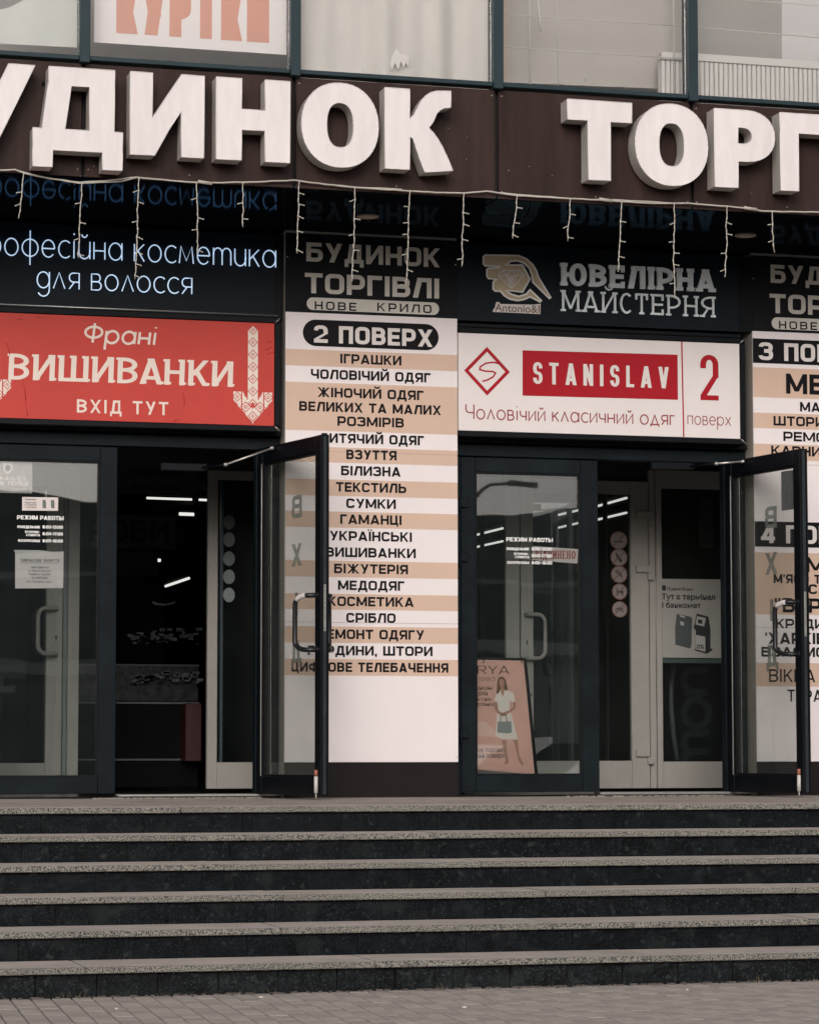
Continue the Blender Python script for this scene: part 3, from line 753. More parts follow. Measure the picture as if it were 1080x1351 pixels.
# ---- doors
ZD1 = at(607, 602.5, DY).z; ZD0 = .022
def rail_frame(mb, x0, x1, y0, y1, z0, z1, sl, sr, bt, tp, bev=.004):
    mb.box(x0, x0+sl, y0, y1, z0, z1, bev); mb.box(x1-sr, x1, y0, y1, z0, z1, bev)
    mb.box(x0+sl, x1-sr, y0+.0015, y1-.0015, z0, z0+bt, bev); mb.box(x0+sl, x1-sr, y0+.0015, y1-.0015, z1-tp, z1, bev)
    return mb
def closed_door(u0, u1, ug0, ug1, label):
    vg0, vg1 = 624, 1023
    x0, x1, xg0, xg1 = at(u0, 820, DY).x, at(u1, 820, DY).x, at(ug0, 820, DY).x, at(ug1, 820, DY).x
    zt, zb = at((ug0+ug1)/2, vg0 if u0 > 300 else 606.5, DY).z, at((ug0+ug1)/2, vg1 if u0 > 300 else 1025.5, DY).z
    d = rail_frame(MB(), x0, x1, DY, DY+.065, ZD0+.012, ZD1, xg0-x0, x1-xg1, zb-ZD0-.012, ZD1-zt).build('door', M['frame'], store, label=label)
    gs = MB()
    for (a, b, c, e) in ((xg0, xg0+.012, zb, zt), (xg1-.012, xg1, zb, zt), (xg0+.012, xg1-.012, zb, zb+.012), (xg0+.012, xg1-.012, zt-.012, zt)):
        gs.box(a, b, DY+.006, DY+.03, c, e)
    gs.build('gasket', M['gasket'], d)
    box('pane', M['glass'], d, xg0+.004, xg1-.004, DY+.028, DY+.038, zb+.004, zt-.004)
    for vv in (663, 735, 968):
        z = at(u0, vv, DY).z
        if u0 > 300:
            hb = MB().box(x0-.012, x0+.05, DY-.022, DY-.0005, z-.035, z+.035, .004); hb.cyl((x0-.012, DY-.02, z-.075), (x0-.012, DY-.02, z+.03), .011, 10); hb.build('hinge', M['frame'], d)
    return d, x0, x1, xg0, xg1
dL = closed_door(-50, 153.5, -29, 130.5, 'shut left leaf with opening hours and notices on its glass')
dR = closed_door(608, 789.5, 627.5, 767, 'shut leaf of the right doorway with a pink poster behind its glass')
box('door_jamb', M['frame'], store, XP1b+.002, dR[1]-.003, DY-.004, DY+.09, 0, ZD1, .003)
ub = (at(338, 820, DY).x, at(957, 820, DY).x)
box('door_jamb', M['frame'], store, ub[0]-.005, XP1a-.002, DY, DY+.09, 0, ZD1, .003)
box('door_jamb', M['frame'], store, ub[1]-.005, XP2a-.002, DY, DY+.09, 0, ZD1, .003)
def open_door(xh, phi, L, label, side):
    """outward-opening leaf built in its own frame: x along the leaf, y towards its street face"""
    h0, h1, T = .028, ZD1+.015, .062
    st_, bt, tp = .092, .13, .115
    mb = rail_frame(MB(), 0, L, 0, T, h0, h1, st_, st_, bt, tp, .004)
    d = mb.build('door', M['black'], None, label=label)
    d.parent = store; d.location = Vector((xh, DY-.01, 0))-store.location; d.rotation_euler.z = -(PI/2-phi)
    # profile grooves on the closing edge, rubber seals
    gm = MB()
    gm.box(L+.0005, L+.006, .004, .016, h0, h1); gm.box(L+.0005, L+.010, .046, .058, h0, h1)
    gm.build('edge_seal', M['gasket'], d)
    MB().box(L+.0005, L+.003, .018, .044, h0+.01, h1-.01).build('edge_profile', mat('worn_edge_profile', (.02, .027, .033), .45, var=.5, vs_=9), d)
    zl0, zl1 = at(430, 833, -.87).z, at(430, 771, -.87).z
    mb2 = MB(); mb2.box(L+.0032, L+.006, .022, .040, zl0, zl1, .001); lp = mb2.build('lock_plate', M['steel'], d)
    hb = MB()
    for f in (.06, .30, .36, .5, .62, .70, .86, .95):
        hb.cyl((L+.0058, .031, zl0+(zl1-zl0)*f), (L+.0066, .031, zl0+(zl1-zl0)*f), .0032, 8)
    hb.build('keyhole', M['joint'], lp)
    gk = MB()
    for (a, b, c, e) in ((st_, st_+.012, h0+bt, h1-tp), (L-st_-.012, L-st_, h0+bt, h1-tp), (st_+.012, L-st_-.012, h0+bt, h0+bt+.012), (st_+.012, L-st_-.012, h1-tp-.012, h1-tp)):
        gk.box(a, b, .010, T-.010, c, e)
    gk.build('gasket', M['gasket'], d)
    MB().box(st_+.002, L-st_-.002, .027, .035, h0+bt+.002, h1-tp-.002).build('pane', M['glass_open'], d)
    # bright pressure bead beside the hinge stile
    MB().box(st_-.012, st_-.004, -.006, -.0005, h0+bt, h1-tp).build('bead', M['steel'], d)
    # pull handles on both faces
    za, zb = at(425, 857, -.87).z, at(425, 785, -.87).z
    for sgn, y0 in ((-1, 0), (1, T)):
        xs = L-.05; off = .15; pr = .10
        pts = [(xs, y0, zb), (xs-off*.35, y0+sgn*pr*.62, zb)]
        c1 = [(xs-off*(.35+.65*math.sin(t)), y0+sgn*(pr*.62+pr*.38*math.sin(t)), zb-.06*(1-math.cos(t))) for t in [PI/2*k/6 for k in range(1, 7)]]
        c2 = [(p[0], p[1], za+(zb-p[2])) for p in c1[::-1]]
        pts = pts+c1+c2+[(xs-off*.35, y0+sgn*pr*.62, za), (xs, y0, za)]
        hm = MB().tube(pts, .0175, 12)
        hm.cyl((xs, y0, za), (xs, y0+sgn*.008, za), .026, 14); hm.cyl((xs, y0, zb), (xs, y0+sgn*.008, zb), .026, 14)
        hd = hm.build('pull_handle', mat('scuffed_black_handle', (.006, .007, .009), .32, spec=.5, var=.4, vs_=20), d)
        if sgn < 0:
            # white tape wound on the upper bend
            tp_ = [(p[0], p[1], p[2]+.0006) for p in pts[1:6]]
            MB().tube(tp_, .0183, 12).build('worn_patch', M['white_paint'], hd)
    # drop bolt at the foot
    b_ = MB().cyl((L-.035, -.016, .045), (L-.035, -.016, .16), .0135, 10).build('drop_bolt', M['white_paint'], d)
    MB().cyl((L-.035, -.016, .161), (L-.035, -.016, .205), .0125, 10).build('bolt_knob', M['copper'], b_)
    MB().cyl((L-.035, -.016, .002), (L-.035, -.016, .044), .006, 8).build('bolt_rod', M['steel'], b_)
    # frosted letters read from the street side, so mirrored from inside
    for n_, ch in enumerate('ВХІД'):
        stl = St(.28, .19, .2, .2, 2.4, tr=.1)
        G = [glyph(ch, 1.0 if ch != 'І' else .24, stl)]
        hh = .16; zc = [at(392, v_, -.5).z for v_ in (667, 731, 796, 859)][n_]
        wd = (1.0 if ch != 'І' else .24)*hh*1.05
        xc = L*.56
        me = union_mesh('letter_film', G, lambda px, py, dd, xc=xc, wd=wd, zc=zc, hh=hh: (xc+wd/2-px*hh*1.05, .0345+.002, zc-hh/2+py*hh))
        obj('letter_film', me, M['frost'], d)
    return d
o1 = open_door(ub[0]+.0, math.radians(12.3), 1.05, 'leaf of the left doorway standing open in front of the first directory pillar', 0)
o2 = open_door(ub[1]+.0, math.radians(9.1), 1.05, 'leaf of the right doorway standing open beside the second directory pillar', 1)
# folded paper on the second open leaf
lf = MB().box(1.05-.092-.20, 1.05-.094, .0245, .0262, ZD1-.115-.30, ZD1-.115-.012).build('notice_film', mat('grey_notice', (.09, .10, .10), .6, var=.3, vs_=20), o2)
# door closers: body under the header and the two arms
for xh, phi, nm in ((ub[0], 12.3, 0), (ub[1], 9.1, 1)):
    P0 = at(912 if nm else 270, 615.5 if nm else 617, DY-.05); P1 = at(935 if nm else 300, 616 if nm else 619, DY-.12)
    cb = MB().box(P0.x-.32, P0.x+.02, DY-.055, DY-.011, P0.z-.028, P0.z+.03, .006).build('door_closer', M['black'], store)
    ph = math.radians(phi); tipd = .30
    T_ = Vector((xh+math.sin(ph)*tipd-.02, DY-.01-math.cos(ph)*tipd, at(990, 610, -.1).z+.0))
    el = Vector((P0.x+.10, DY-.30, P0.z+.0))
    MB().tube([(P0.x-.02, DY-.075, P0.z+.0), tuple(el)], .007, 8).build('closer_arm', M['black'], cb)
    ar = MB().tube([tuple(el), tuple(T_)], .0075, 8); ar.cyl(tuple(T_-Vector((0, 0, .012))), tuple(T_+Vector((0, 0, .012))), .016, 12); ar.cyl(tuple(el-Vector((0, 0, .012))), tuple(el+Vector((0, 0, .012))), .015, 12)
    ar.build('closer_arm', M['steel'], cb)
# ---- inner screen of the porch
IY = 1.95
def ibox(name, m, parent, u0, u1, v0, v1, y0=IY, dep=.05, bev=.004, **k):
    um, vm = (u0+u1)/2, (v0+v1)/2
    return box(name, m, parent, at(u0, vm, y0).x, at(u1, vm, y0).x, y0, y0+dep, at(um, v1, y0).z, at(um, v0, y0).z, bev, **k)
def izr(v, u=300): return at(u, v, IY).z
zi0, zi1 = .035, at(300, 621, IY).z
def ipart(parent, name, m, u0, u1, za, zb, y0=IY, dep=.05, bev=.004):
    return box(name, m, parent, at(u0, 830, y0).x, at(u1, 830, y0).x, y0, y0+dep, za, zb, bev)
idl = MB(); xa, xb, xc, xd = [at(u, 830, IY).x for u in (-60, 61, 82.5, 105)]
idl.box(xb, xc-.001, IY, IY+.05, zi0, zi1, .004); idl.box(xa, xb, IY+.001, IY+.049, zi0, at(30, 1007, IY).z, .004); idl.box(xa, xb, IY+.001, IY+.049, zi1-.14, zi1, .004)
idl = idl.build('door', M['inner'], store, label='pale grey inner door leaf behind the shut left door')
ipart(idl, 'mullion', mat('grey_green_profile', (.17, .19, .18), .4), 83, 89, zi0, zi1, IY+.01)
ipart(idl, 'stile', M['inner'], 89.5, 104.5, zi0, zi1)
box('pane', M['glass'], idl, xa, xb, IY+.02, IY+.028, at(30, 1007, IY).z, zi1-.14)
kz = at(74, 842, IY).z; kx = at(74, 842, IY).x
MB().cyl((kx, IY-.002, kz+.01), (kx, IY+.004, kz+.01), .009, 12).box(kx-.004, kx+.004, IY-.0015, IY+.004, kz-.02, kz+.008).build('keyhole', M['joint'], idl)
def inner_handle(uend, ubar, v0, v1, parent, r=.017):
    P = at(uend, v0, IY-.0); Q = at(uend, v1, IY-.0); B = at(ubar, (v0+v1)/2, IY-.07)
    sg = 1 if B.x > P.x else -1
    pts = [(P.x, IY, P.z), (P.x+sg*.01, IY-.05, P.z)]
    for k in range(0, 7):
        t = PI/2*k/6; pts.append((B.x-sg*.06*(1-math.sin(t)), IY-.07, P.z-.07*(1-math.cos(t))))
    for k in range(6, -1, -1):
        t = PI/2*k/6; pts.append((B.x-sg*.06*(1-math.sin(t)), IY-.07, Q.z+.07*(1-math.cos(t))))
    pts += [(Q.x+sg*.01, IY-.05, Q.z), (Q.x, IY, Q.z)]
    MB().tube(pts, r, 12).build('pull_handle', M['inner'], parent)
inner_handle(74, 50, 803, 863, idl)
# the leaf with frosted dots beyond the left opening
IY2 = 1.95
xo = [at(u, 830, IY2).x for u in (273.5, 287, 352, 340)]
idm = MB(); idm.box(xo[0], xo[1], IY2, IY2+.05, zi0+.01, zi1, .004); idm.box(xo[1], xo[2], IY2+.001, IY2+.049, zi0+.01, at(310, 1006, IY2).z, .004); idm.box(xo[1], xo[2], IY2+.001, IY2+.049, at(310, 633, IY2).z, zi1, .004)
idm = idm.build('door', M['inner'], store, label='pale grey inner leaf with a column of frosted dots')
ipart(idm, 'bead', mat('blue_grey_bead', (.05, .07, .085), .3), 290.5, 294, at(310, 1006, IY).z, at(310, 633, IY).z, IY2+.01, .02, .001)
box('pane', M['glass'], idm, xo[1], xo[2], IY2+.022, IY2+.03, at(310, 1006, IY2).z, at(310, 633, IY2).z)
dm = [mat('frosted_dot_%d' % k, (.075+.035*k, .09+.04*k, .085+.04*k), .6) for k in range(5)]
for k, v in enumerate((689, 712, 737, 761, 785)):
    Q = at(302, v, IY2+.018); r_ = .047
    me = bpy.data.meshes.new('frosted_dot'); me.from_pydata([(Q.x+r_*math.cos(t*PI/14), IY2+.0185, Q.z+r_*1.22*math.sin(t*PI/14)) for t in range(28)], [], [list(range(28))])
    obj('frosted_dot', me, dm[k], idm)
# right: inner leaf with hinges, fixed light and its bottom panel
xr = [at(u, 830, IY).x for u in (667, 685.5, 687, 703.5, 764, 788, 832.5, 856, 858, 865.5, 866, 957)]
idr = MB(); idr.box(xr[0], xr[1], IY, IY+.05, zi0, zi1, .004)
idr.box(xr[0]-.35, xr[0], IY+.001, IY+.049, zi0, at(740, 1007, IY).z, .004)
idr = idr.build('door', M['inner'], store, label='pale grey inner leaf behind the pink poster')
idq = MB(); idq.box(xr[2], xr[3], IY, IY+.05, zi0, zi1, .004); idq.box(xr[6], xr[7], IY, IY+.05, zi0, zi1, .004)
zb_ = at(810, 1004, IY).z; zt_ = at(810, 652, IY).z
idq.box(xr[3], xr[6], IY+.001, IY+.049, zi0, zb_, .004); idq.box(xr[3], xr[6], IY+.001, IY+.049, zt_, zi1, .004)
idq = idq.build('door', M['inner'], store, label='pale grey inner leaf carrying the column of round prohibition stickers')
box('pane', M['glass'], idq, xr[3], xr[6], IY+.02, IY+.028, zb_, zt_)
inner_handle(693, 719, 811, 869, idq, .016)
kx, kz = at(695, 848, IY).x, at(695, 848, IY).z
MB().cyl((kx, IY-.002, kz+.01), (kx, IY+.004, kz+.01), .009, 12).box(kx-.004, kx+.004, IY-.0015, IY+.004, kz-.02, kz+.008).build('keyhole', M['joint'], idq)
ifr = MB(); ifr.box(xr[10], xr[10]+.05, IY, IY+.06, zi0, zi1+.1, .004)
ifr.box(xr[8]-.004, xr[9], IY+.012, IY+.06, zi0, zi1+.1, .003)
ifr.box(xr[10]+.05, xr[11], IY+.001, IY+.05, zi0, at(910, 1005, IY).z, .004)
ifr.box(xr[10]+.05, xr[11], IY+.001, IY+.05, zi1-.05, zi1+.1, .004)
ifr.box(xr[11]-.02, xr[11]+.05, IY-.001, IY+.05, zi0, zi1, .003)
ifr = ifr.build('screen_frame', M['inner'], store)
box('pane', M['glass'], ifr, xr[10]+.05, xr[11], IY+.02, IY+.028, at(910, 1005, IY).z, zi1-.05)
for v in (679, 751, 994):
    Q = at(846, v, IY); hb = MB().box(at(838, v, IY).x, at(856, v, IY).x, IY-.025, IY-.0005, Q.z-.028, Q.z+.028, .004)
    hb.box(at(853, v, IY).x, at(861, v, IY).x, IY-.03, IY-.001, Q.z-.09, Q.z-.030, .004); hb.build('hinge', M['inner'], idq)
# transoms over the inner screens
box('transom', mat('dark_grey_transom', (.03, .034, .038), .5), store, at(155, 610, IY).x, xo[2], IY-.01, IY+.06, zi1+.002, zi1+.22)
box('transom', mat('dark_grey_transom', (.03, .034, .038), .5), store, xr[0]-.4, xr[11]+.1, IY+.061, IY+.10, zi1+.002, zi1+.2)
# ================================================================== signs
# ---- directory boards
def directory(xa, right):
    xb = xa+PW; Y = -.012
    lab = ('striped floor directory headed 2 ПОВЕРХ on the pillar between the two doorways' if not right else
           'striped floor directory headed 3 ПОВЕРХ on the pillar at the right edge')
    t = thing('directory_board', lab, 'sign', (xa+PW/2, 0, .25), 'floor directories on pillars')
    U = (lambda u: u)
    zt = at(602, 420.5, 0).z; zb = at(603, 1005.5, 0).z
    box('board', M['whiteboard'], t, xa, xb, Y, -.0005, zb, zt-.001)
    box('header_board', M['header'], t, xa, xb, Y, -.0005, zt, ZS-.02)
    box('plinth_board', M['base'], t, xa, xb, Y+.004, -.0005, .004, zb-.002)
    return t, xa, xb, Y
Yp = -.0135
def zrow(v, u=601): return at(u, v, -.012).z
# board one
t1, xa, xb, Y = directory(XP1a, False); D1 = (xa, xb)
XO = {0: 0}
header_lines = []
def header(t, dx):
    """shared heading of both boards; dx shifts pillar one's coordinates"""
    y = Yp
    def put(s, u0, u1, vt, vb, m, st, name='lettering', yy=y):
        um = (u0+u1)/2; X0, X1 = at(u0, (vt+vb)/2, yy).x+dx, at(u1, (vt+vb)/2, yy).x+dx
        Z1, Z0 = at(um, vt, yy).z, at(um, vb, yy).z
        G, wd = lay(s, st, X1-X0, Z1-Z0)
        finish(obj(name, union_mesh(name, G, onwall(X0, Z0, yy)), m, t), t)
    put('БУДИНОК', 404, 580, 323.5, 348.5, M['silver'], EURO)
    put('ТОРГІВЛІ', 402, 579.3, 363.5, 390, M['silver'], EURO)
    zz1, zz0 = at(492, 395.5, y).z, at(492, 412, y).z
    pill(at(404.5, 400, y).x+dx, at(579, 400, y).x+dx, zz0, zz1, y, 'oval', M['silver'], t)
    put('НОВЕ', 415, 470, 398.2, 409, M['ink'], St(.2, .18, .27, .24, 2.6, tr=.42), yy=y-.0015)
    put('КРИЛО', 497.5, 569, 400.7, 411.6, M['ink'], St(.2, .18, .27, .24, 2.6, tr=.42), yy=y-.0015)
header(t1, 0)
zz1, zz0 = at(489, 424.4, Yp).z, at(489, 459.2, Yp).z
pill(at(399.4, 440, Yp).x, at(578.4, 440, Yp).x, zz0, zz1, Yp, 'oval', M['ink'], t1)
wtext('2 ПОВЕРХ', 414, 570.4, 431.8, 454.6, Yp-.0015, M['silver' if 0 else 'pale'], t1)
for va, vb in ((468.3, 489.6), (511, 573.5), (594.6, 614.6), (636.7, 658), (678.5, 699.3), (742.7, 764), (785.9, 806.4), (828.5, 849.8), (871, 892.4)):
    flatrect('stripe', xa+.001, xb-.001, zrow(vb), zrow(va), Y-.0012, M['tan'], t1)
rows = [('ІГРАШКИ', 448.7, 529.4, 478.9), ('ЧОЛОВІЧИЙ ОДЯГ', 410, 567.8, 500.3), (' ЖІНОЧИЙ ОДЯГ'[1:], 418.6, 558.5, 524), ('ВЕЛИКИХ ТА МАЛИХ', 394.6, 581.6, 543), ('РОЗМІРІВ', 445, 532.6, 561.2),
        ('ДИТЯЧИЙ ОДЯГ', 421, 559, 584.2), ('ВЗУТТЯ', 456.7, 523, 604.8), ('БІЛИЗНА', 449.8, 528.4, 626), ('ТЕКСТИЛЬ', 443, 535.8, 647.4), ('СУМКИ', 456.7, 522, 668.4), ('ГАМАНЦІ', 448.7, 529.7, 689.2),
        ('УКРАЇНСЬКІ', 434.7, 543.3, 711), ('ВИШИВАНКИ', 429.5, 548.3, 732.3), ('БІЖУТЕРІЯ', 440.7, 538, 753.6), ('МЕДОДЯГ', 445.8, 533.2, 775.2), ('КОСМЕТИКА', 432.5, 545.7, 796.2), ('СРІБЛО', 456.7, 521.7, 817.4),
        ('РЕМОНТ ОДЯГУ', 419, 559.3, 839), ('ГАРДИНИ, ШТОРИ', 405.8, 570.4, 860.3), ('ЦИФРОВЕ ТЕЛЕБАЧЕННЯ', 384.3, 591.2, 881.9)]
for s, u0, u1, vb in rows:
    vc = vb-4.6 if vb < 580 else vb-4.9+ (vb-580)*.012
    wtext(s, u0, u1, vc-6.3, vc+6.3, Yp-.0012, M['ink'], t1, St(.235, .215, .26, .22, 2.6, tr=.12))
# board two
t2, xa2, xb2, Y = directory(XP2a, True)
header(t2, XP2a-XP1a)
def zr2(v, u=992): return at(u, v, -.012).z
def bar(v0, v1, m, t=t2, yy=Y-.0012, name='stripe'): return flatrect(name, xa2+.001, xb2-.001, zr2(v1), zr2(v0), yy, m, t)
bar(446, 478.5, M['ink'], name='floor_band'); bar(484, 523.5, M['tan']); bar(544, 564.3, M['tan']); bar(585, 606, M['tan'])
bar(687.5, 721, M['ink'], name='floor_band'); bar(728.5, 810.5, M['tan']); bar(874.5, 905.5, M['tan'])
def rtext(s, u0, u1, vt, vb, m=M['ink'], st=St(.235, .215, .26, .22, 2.6, tr=.12), yy=Yp-.0015):
    return wtext(s, u0, u1, vt, vb, yy, m, t2, st, uc=max(u0, 1000)+10)
rtext('3 ПОВЕРХ', 1001, 1158, 451.5, 475, M['pale'], EURO); rtext('4 ПОВЕРХ', 1003.5, 1160, 692.5, 716.5, M['pale'], EURO)
rtext('МЕБЛІ', 1036.5, 1146, 493, 519.5); rtext('МАТРАЦИ', 1055, 1142, 530.5, 543); rtext('ШТОРИ', 1020, 1087, 548.8, 561.5); rtext('РЕМОНТ', 1033, 1116, 569.5, 582); rtext('КАРНИЗИ', 1017, 1109, 588, 601)
rtext('М', 1063, 1088, 735, 755); rtext("М'ЯСО ТА", 1020, 1094, 757.5, 769.5); rtext('САЛО', 1066.5, 1118, 771, 784); rtext('"ВЕРЕС"', 1021, 1128, 789, 808); rtext('КРЕДИТИ', 1023, 1112, 816.5, 829)
rtext("'ХАРКІВ", 1009, 1089, 834.5, 849.5); rtext('ВЗАЄМОДІЯ', 1004, 1122, 853.5, 866.5)
LT = St(.15, .14, .3, .28, 2.3, tr=.12)
rtext('ВІКНА', 1014, 1075, 883, 900, st=LT); rtext('ТЕРАСИ', 1038.5, 1108, 910, 926, st=LT)
# small screws holding the board's lower part
for v in (874.5, 908.5):
    Q = at(997, v, -.014); MB().cyl((Q.x, -.02, Q.z), (Q.x, -.012, Q.z), .007, 8).build('fixing', M['steel'], t2)
# ---- neon sign over the left bay
YN = .05
xs0 = XP1a-3.62+PW; xs1 = at(363, 380, YN).x
t = thing('neon_sign', 'dark sign panel with glowing white neon script above the red banner', 'sign', ((xs0+xs1)/2, YN, at(180, 410, YN).z))
zpb = at(180, 412.5, YN).z
box('back_panel', M['navy'], t, xs0, xs1, YN, YN+.1, zpb, ZS-.03)
box('trim', M['black'], t, xs1+.001, XP1a-.01, YN-.005, YN+.1, zpb, ZS-.03)
def neon(s, u0, u1, vt, vb, parent):
    yy = YN-.035; um = (u0+u1)/2; vm = (vt+vb)/2
    X0, X1 = at(u0, vm, yy).x, at(u1, vm, yy).x; Z1, Z0 = at(um, vt, yy).z, at(um, vb, yy).z
    x = 0; ws = []; Hh = Z1-Z0
    tot = sum((.62 if c == ' ' else low(c, True)[0]+.3) for c in s)-.3; kx = (X1-X0)/tot
    for c in s:
        if c == ' ': x += .62; continue
        w_, pl = low(c, True); mb = MB()
        for p in pl:
            cl = math.hypot(p[0][0]-p[-1][0], p[0][1]-p[-1][1]) < 1e-6 and len(p) > 4
            q = [(X0+(x+a)*kx, yy, Z0+b*Hh) for a, b in (p[:-1] if cl else p)]
            mb.tube(q, .0048, 6, closed=cl)
        mb.build('neon_letter', M['neon'], parent); x += w_+.3
neon('професійна косметика', -37, 363.5, 321, 343.5, t)
neon('для волосся', 49, 253, 362.5, 383.5, t)
# ---- red banner box
def sign_box(u_end, x0, x1, vt0, vb0, um, face, name, label, yf=-.02):
    zt, zb = at(um, vt0, yf).z, at(um, vb0, yf).z
    t = thing(name, label, 'sign', ((x0+x1)/2, yf, zb))
    box('face', face, t, x0+.002, x1, yf, yf+.02, zb, zt)
    fr = .045
    f = MB(); f.box(x0, x1+fr, yf-.012, DY+.07, zt+.001, zt+fr, .006); f.box(x0, x1+fr, yf-.012, DY+.07, zb-fr, zb-.001, .006); f.box(x1+.001, x1+fr, yf-.011, DY+.069, zb-.002, zt+.002, .006)
    f.build('casing', M['black'], t)
    b_ = MB(); b_.tube([(x0, yf+.0, zt+fr+.014), (x1+fr*.6, yf+.0, zt+fr+.012)], .006, 6); b_.build('top_cable', M['steel' if name == 'red_banner' else 'black'], t)
    # silver corner clips
    for zz, s_ in ((zt, 1), (zb, -1)):
        MB().tube([(x1+.004, yf-.014, zz+s_*.004), (x1+fr-.006, yf-.014, zz+s_*(fr-.008))], .0045, 6).build('corner_clip', M['steel'], t)
    return t, zt, zb
tr_, zt, zb = sign_box(0, xs0, at(361.5, 490, -.02).x, 419.3, 556.4, 181, M['red'], 'red_banner', 'bright red banner box with white lettering and an embroidered arrow over the left doorway')
YR = -.0215
# red box text
BR = St(.20, .14, .42, .40, 2.1, tr=.15, flick=.07, slant=.03)
wtext('ВИШИВАНКИ', 11, 311.5, 471.5, 505.5, YR, M['wink'], tr_, BR)
lowtext('Франі', 111, 204, 437, 453, YR, M['wink'], tr_, t=.20, slant=.12, gap=.34)
wtext('ВХІД ТУТ', 101.5, 222, 528.5, 546, YR, M['wink'], tr_, St(.17, .17, .42, .40, 2.1, tr=.24))
# embroidered arrow: cross-stitch squares from a symmetric pattern
def stitch(uc, v0, v1, wpx, parent):
    yy = YR; c = at(uc, (v0+v1)/2, yy); Z1, Z0 = at(uc, v0, yy).z, at(uc, v1, yy).z
    n = 88; s_ = (Z1-Z0)/n; vs_, fs_ = [], []
    def cell(i, j):
        x, z = c.x+i*s_, Z1-(j+1)*s_; b0 = len(vs_); e = s_*.499
        vs_.extend([(x-e, yy, z+s_/2-e), (x+e, yy, z+s_/2-e), (x+e, yy, z+s_/2+e), (x-e, yy, z+s_/2+e)]); fs_.append([b0, b0+1, b0+2, b0+3])
    cen = [(0, 4+11*k) for k in range(7)]+[(0, 81), (6.5, 73), (-6.5, 73), (14, 64), (-14, 64)]
    for j in range(n):
        for i in range(-18, 19):
            a_ = abs(i)
            stem = a_ <= 4 and j < 70 and not (j < 4 and a_ > j)
            head = j <= 87-a_*1.15 and a_ <= 17 and (j >= 60 if a_ >= 9 else j >= 68-(a_-4)*1.5)
            if not (stem or head): continue
            d = min(abs(i-ci)+abs(j-cj) for ci, cj in cen)
            if .9 < d < 1.9 or 3.9 < d < 4.9 or (d > 6.4 and i == 0): continue
            if head and a_ > 4 and (abs(a_-10) < .6): continue
            cell(i, j)
    me = bpy.data.meshes.new('embroidered_arrow'); me.from_pydata(vs_, [], fs_)
    finish(obj('embroidered_arrow', me, M['wink'], parent), parent)
stitch(333.5, 428.5, 558.5, 50, tr_); stitch(-11, 412, 541, 50, tr_)
# wrinkles in the film, thin raised folds
wr = MB()
for (a_, b_, c_, d_) in ((8, 452, 13, 468), (30, 500, 34, 528), (33, 530, 36, 548), (352, 452, 360, 449), (350, 462, 359, 457), (353, 467, 361, 464), (22, 421, 30, 421), (47, 418, 54, 420), (80, 420, 84, 423), (241, 518, 243, 534), (228, 556, 236, 553)):
    P, Q = at(a_, b_, YR), at(c_, d_, YR); wr.tube([tuple(P), ((P.x+Q.x)/2+.003, YR-.001, (P.z+Q.z)/2), tuple(Q)], .0035, 5)
wr.build('film_wrinkle', M['red'], tr_)
# ---- cream STANISLAV box
ts, zt, zb = sign_box(0, XP1b+.004, at(975.3, 510, -.02).x, 446.2, 573.2, 790, M['cream'], 'white_sign', 'white light box with red STANISLAV plate above the right doorway')
flat('plate', [(689, 462), (893.5, 467.8), (894, 527.3), (689, 521.8)], M['redink'], ts, YR)
wtext('STANISLAV', 703, 881, 480.8, 509.3, YR-.0015, M['pale'], ts, St(.17, .14, .46, .44, 2.3, tr=.33), name='lettering')
flat('divider', [(898, 449.2), (899.8, 449.3), (902.5, 576.3), (900.7, 576.2)], M['redink'], ts, YR)
lowtext('Чоловічий класичний одяг', 614.5, 889.5, 540.5+3.5, 555.5+1.0, YR, M['darkred'], ts, t=.135, gap=.34)
lowtext('поверх', 907, 963.5, 549.5, 560.5, YR, M['darkred'], ts, t=.11, gap=.34)
wtext('2', 923.5, 947.5, 468, 528, YR, M['redink'], ts, St(.135, .11, .22, .16, 2.0), name='numeral')
cx, cz = at(642.3, 489.6, YR).x, at(642.3, 489.6, YR).z; rx_ = at(671.5, 489.6, YR).x-cx; rz_ = at(642.3, 458.5, YR).z-cz
me = union_mesh('diamond', [stroke([(rx_*.93, 0), (0, rz_*.93), (-rx_*.93, 0), (0, -rz_*.93)], .0125, .0125, True)], lambda a, b, d: (cx+a, YR, cz+b)); finish(obj('diamond_logo', me, M['redink'], ts), ts)
sp = [(658, 479.5), (651, 477.8), (641, 479), (633.5, 483.5), (632.6, 487.5), (640, 489.5), (650, 490), (653.5, 492), (650.5, 497), (643, 501), (636, 503)]
sp = [(at(u, v, YR).x, at(u, v, YR).z) for u, v in sp]
me = union_mesh('monogram', [stroke(sp, .0058, .0058)], lambda a, b, d: (a, YR, b)); finish(obj('monogram', me, M['redink'], ts), ts)
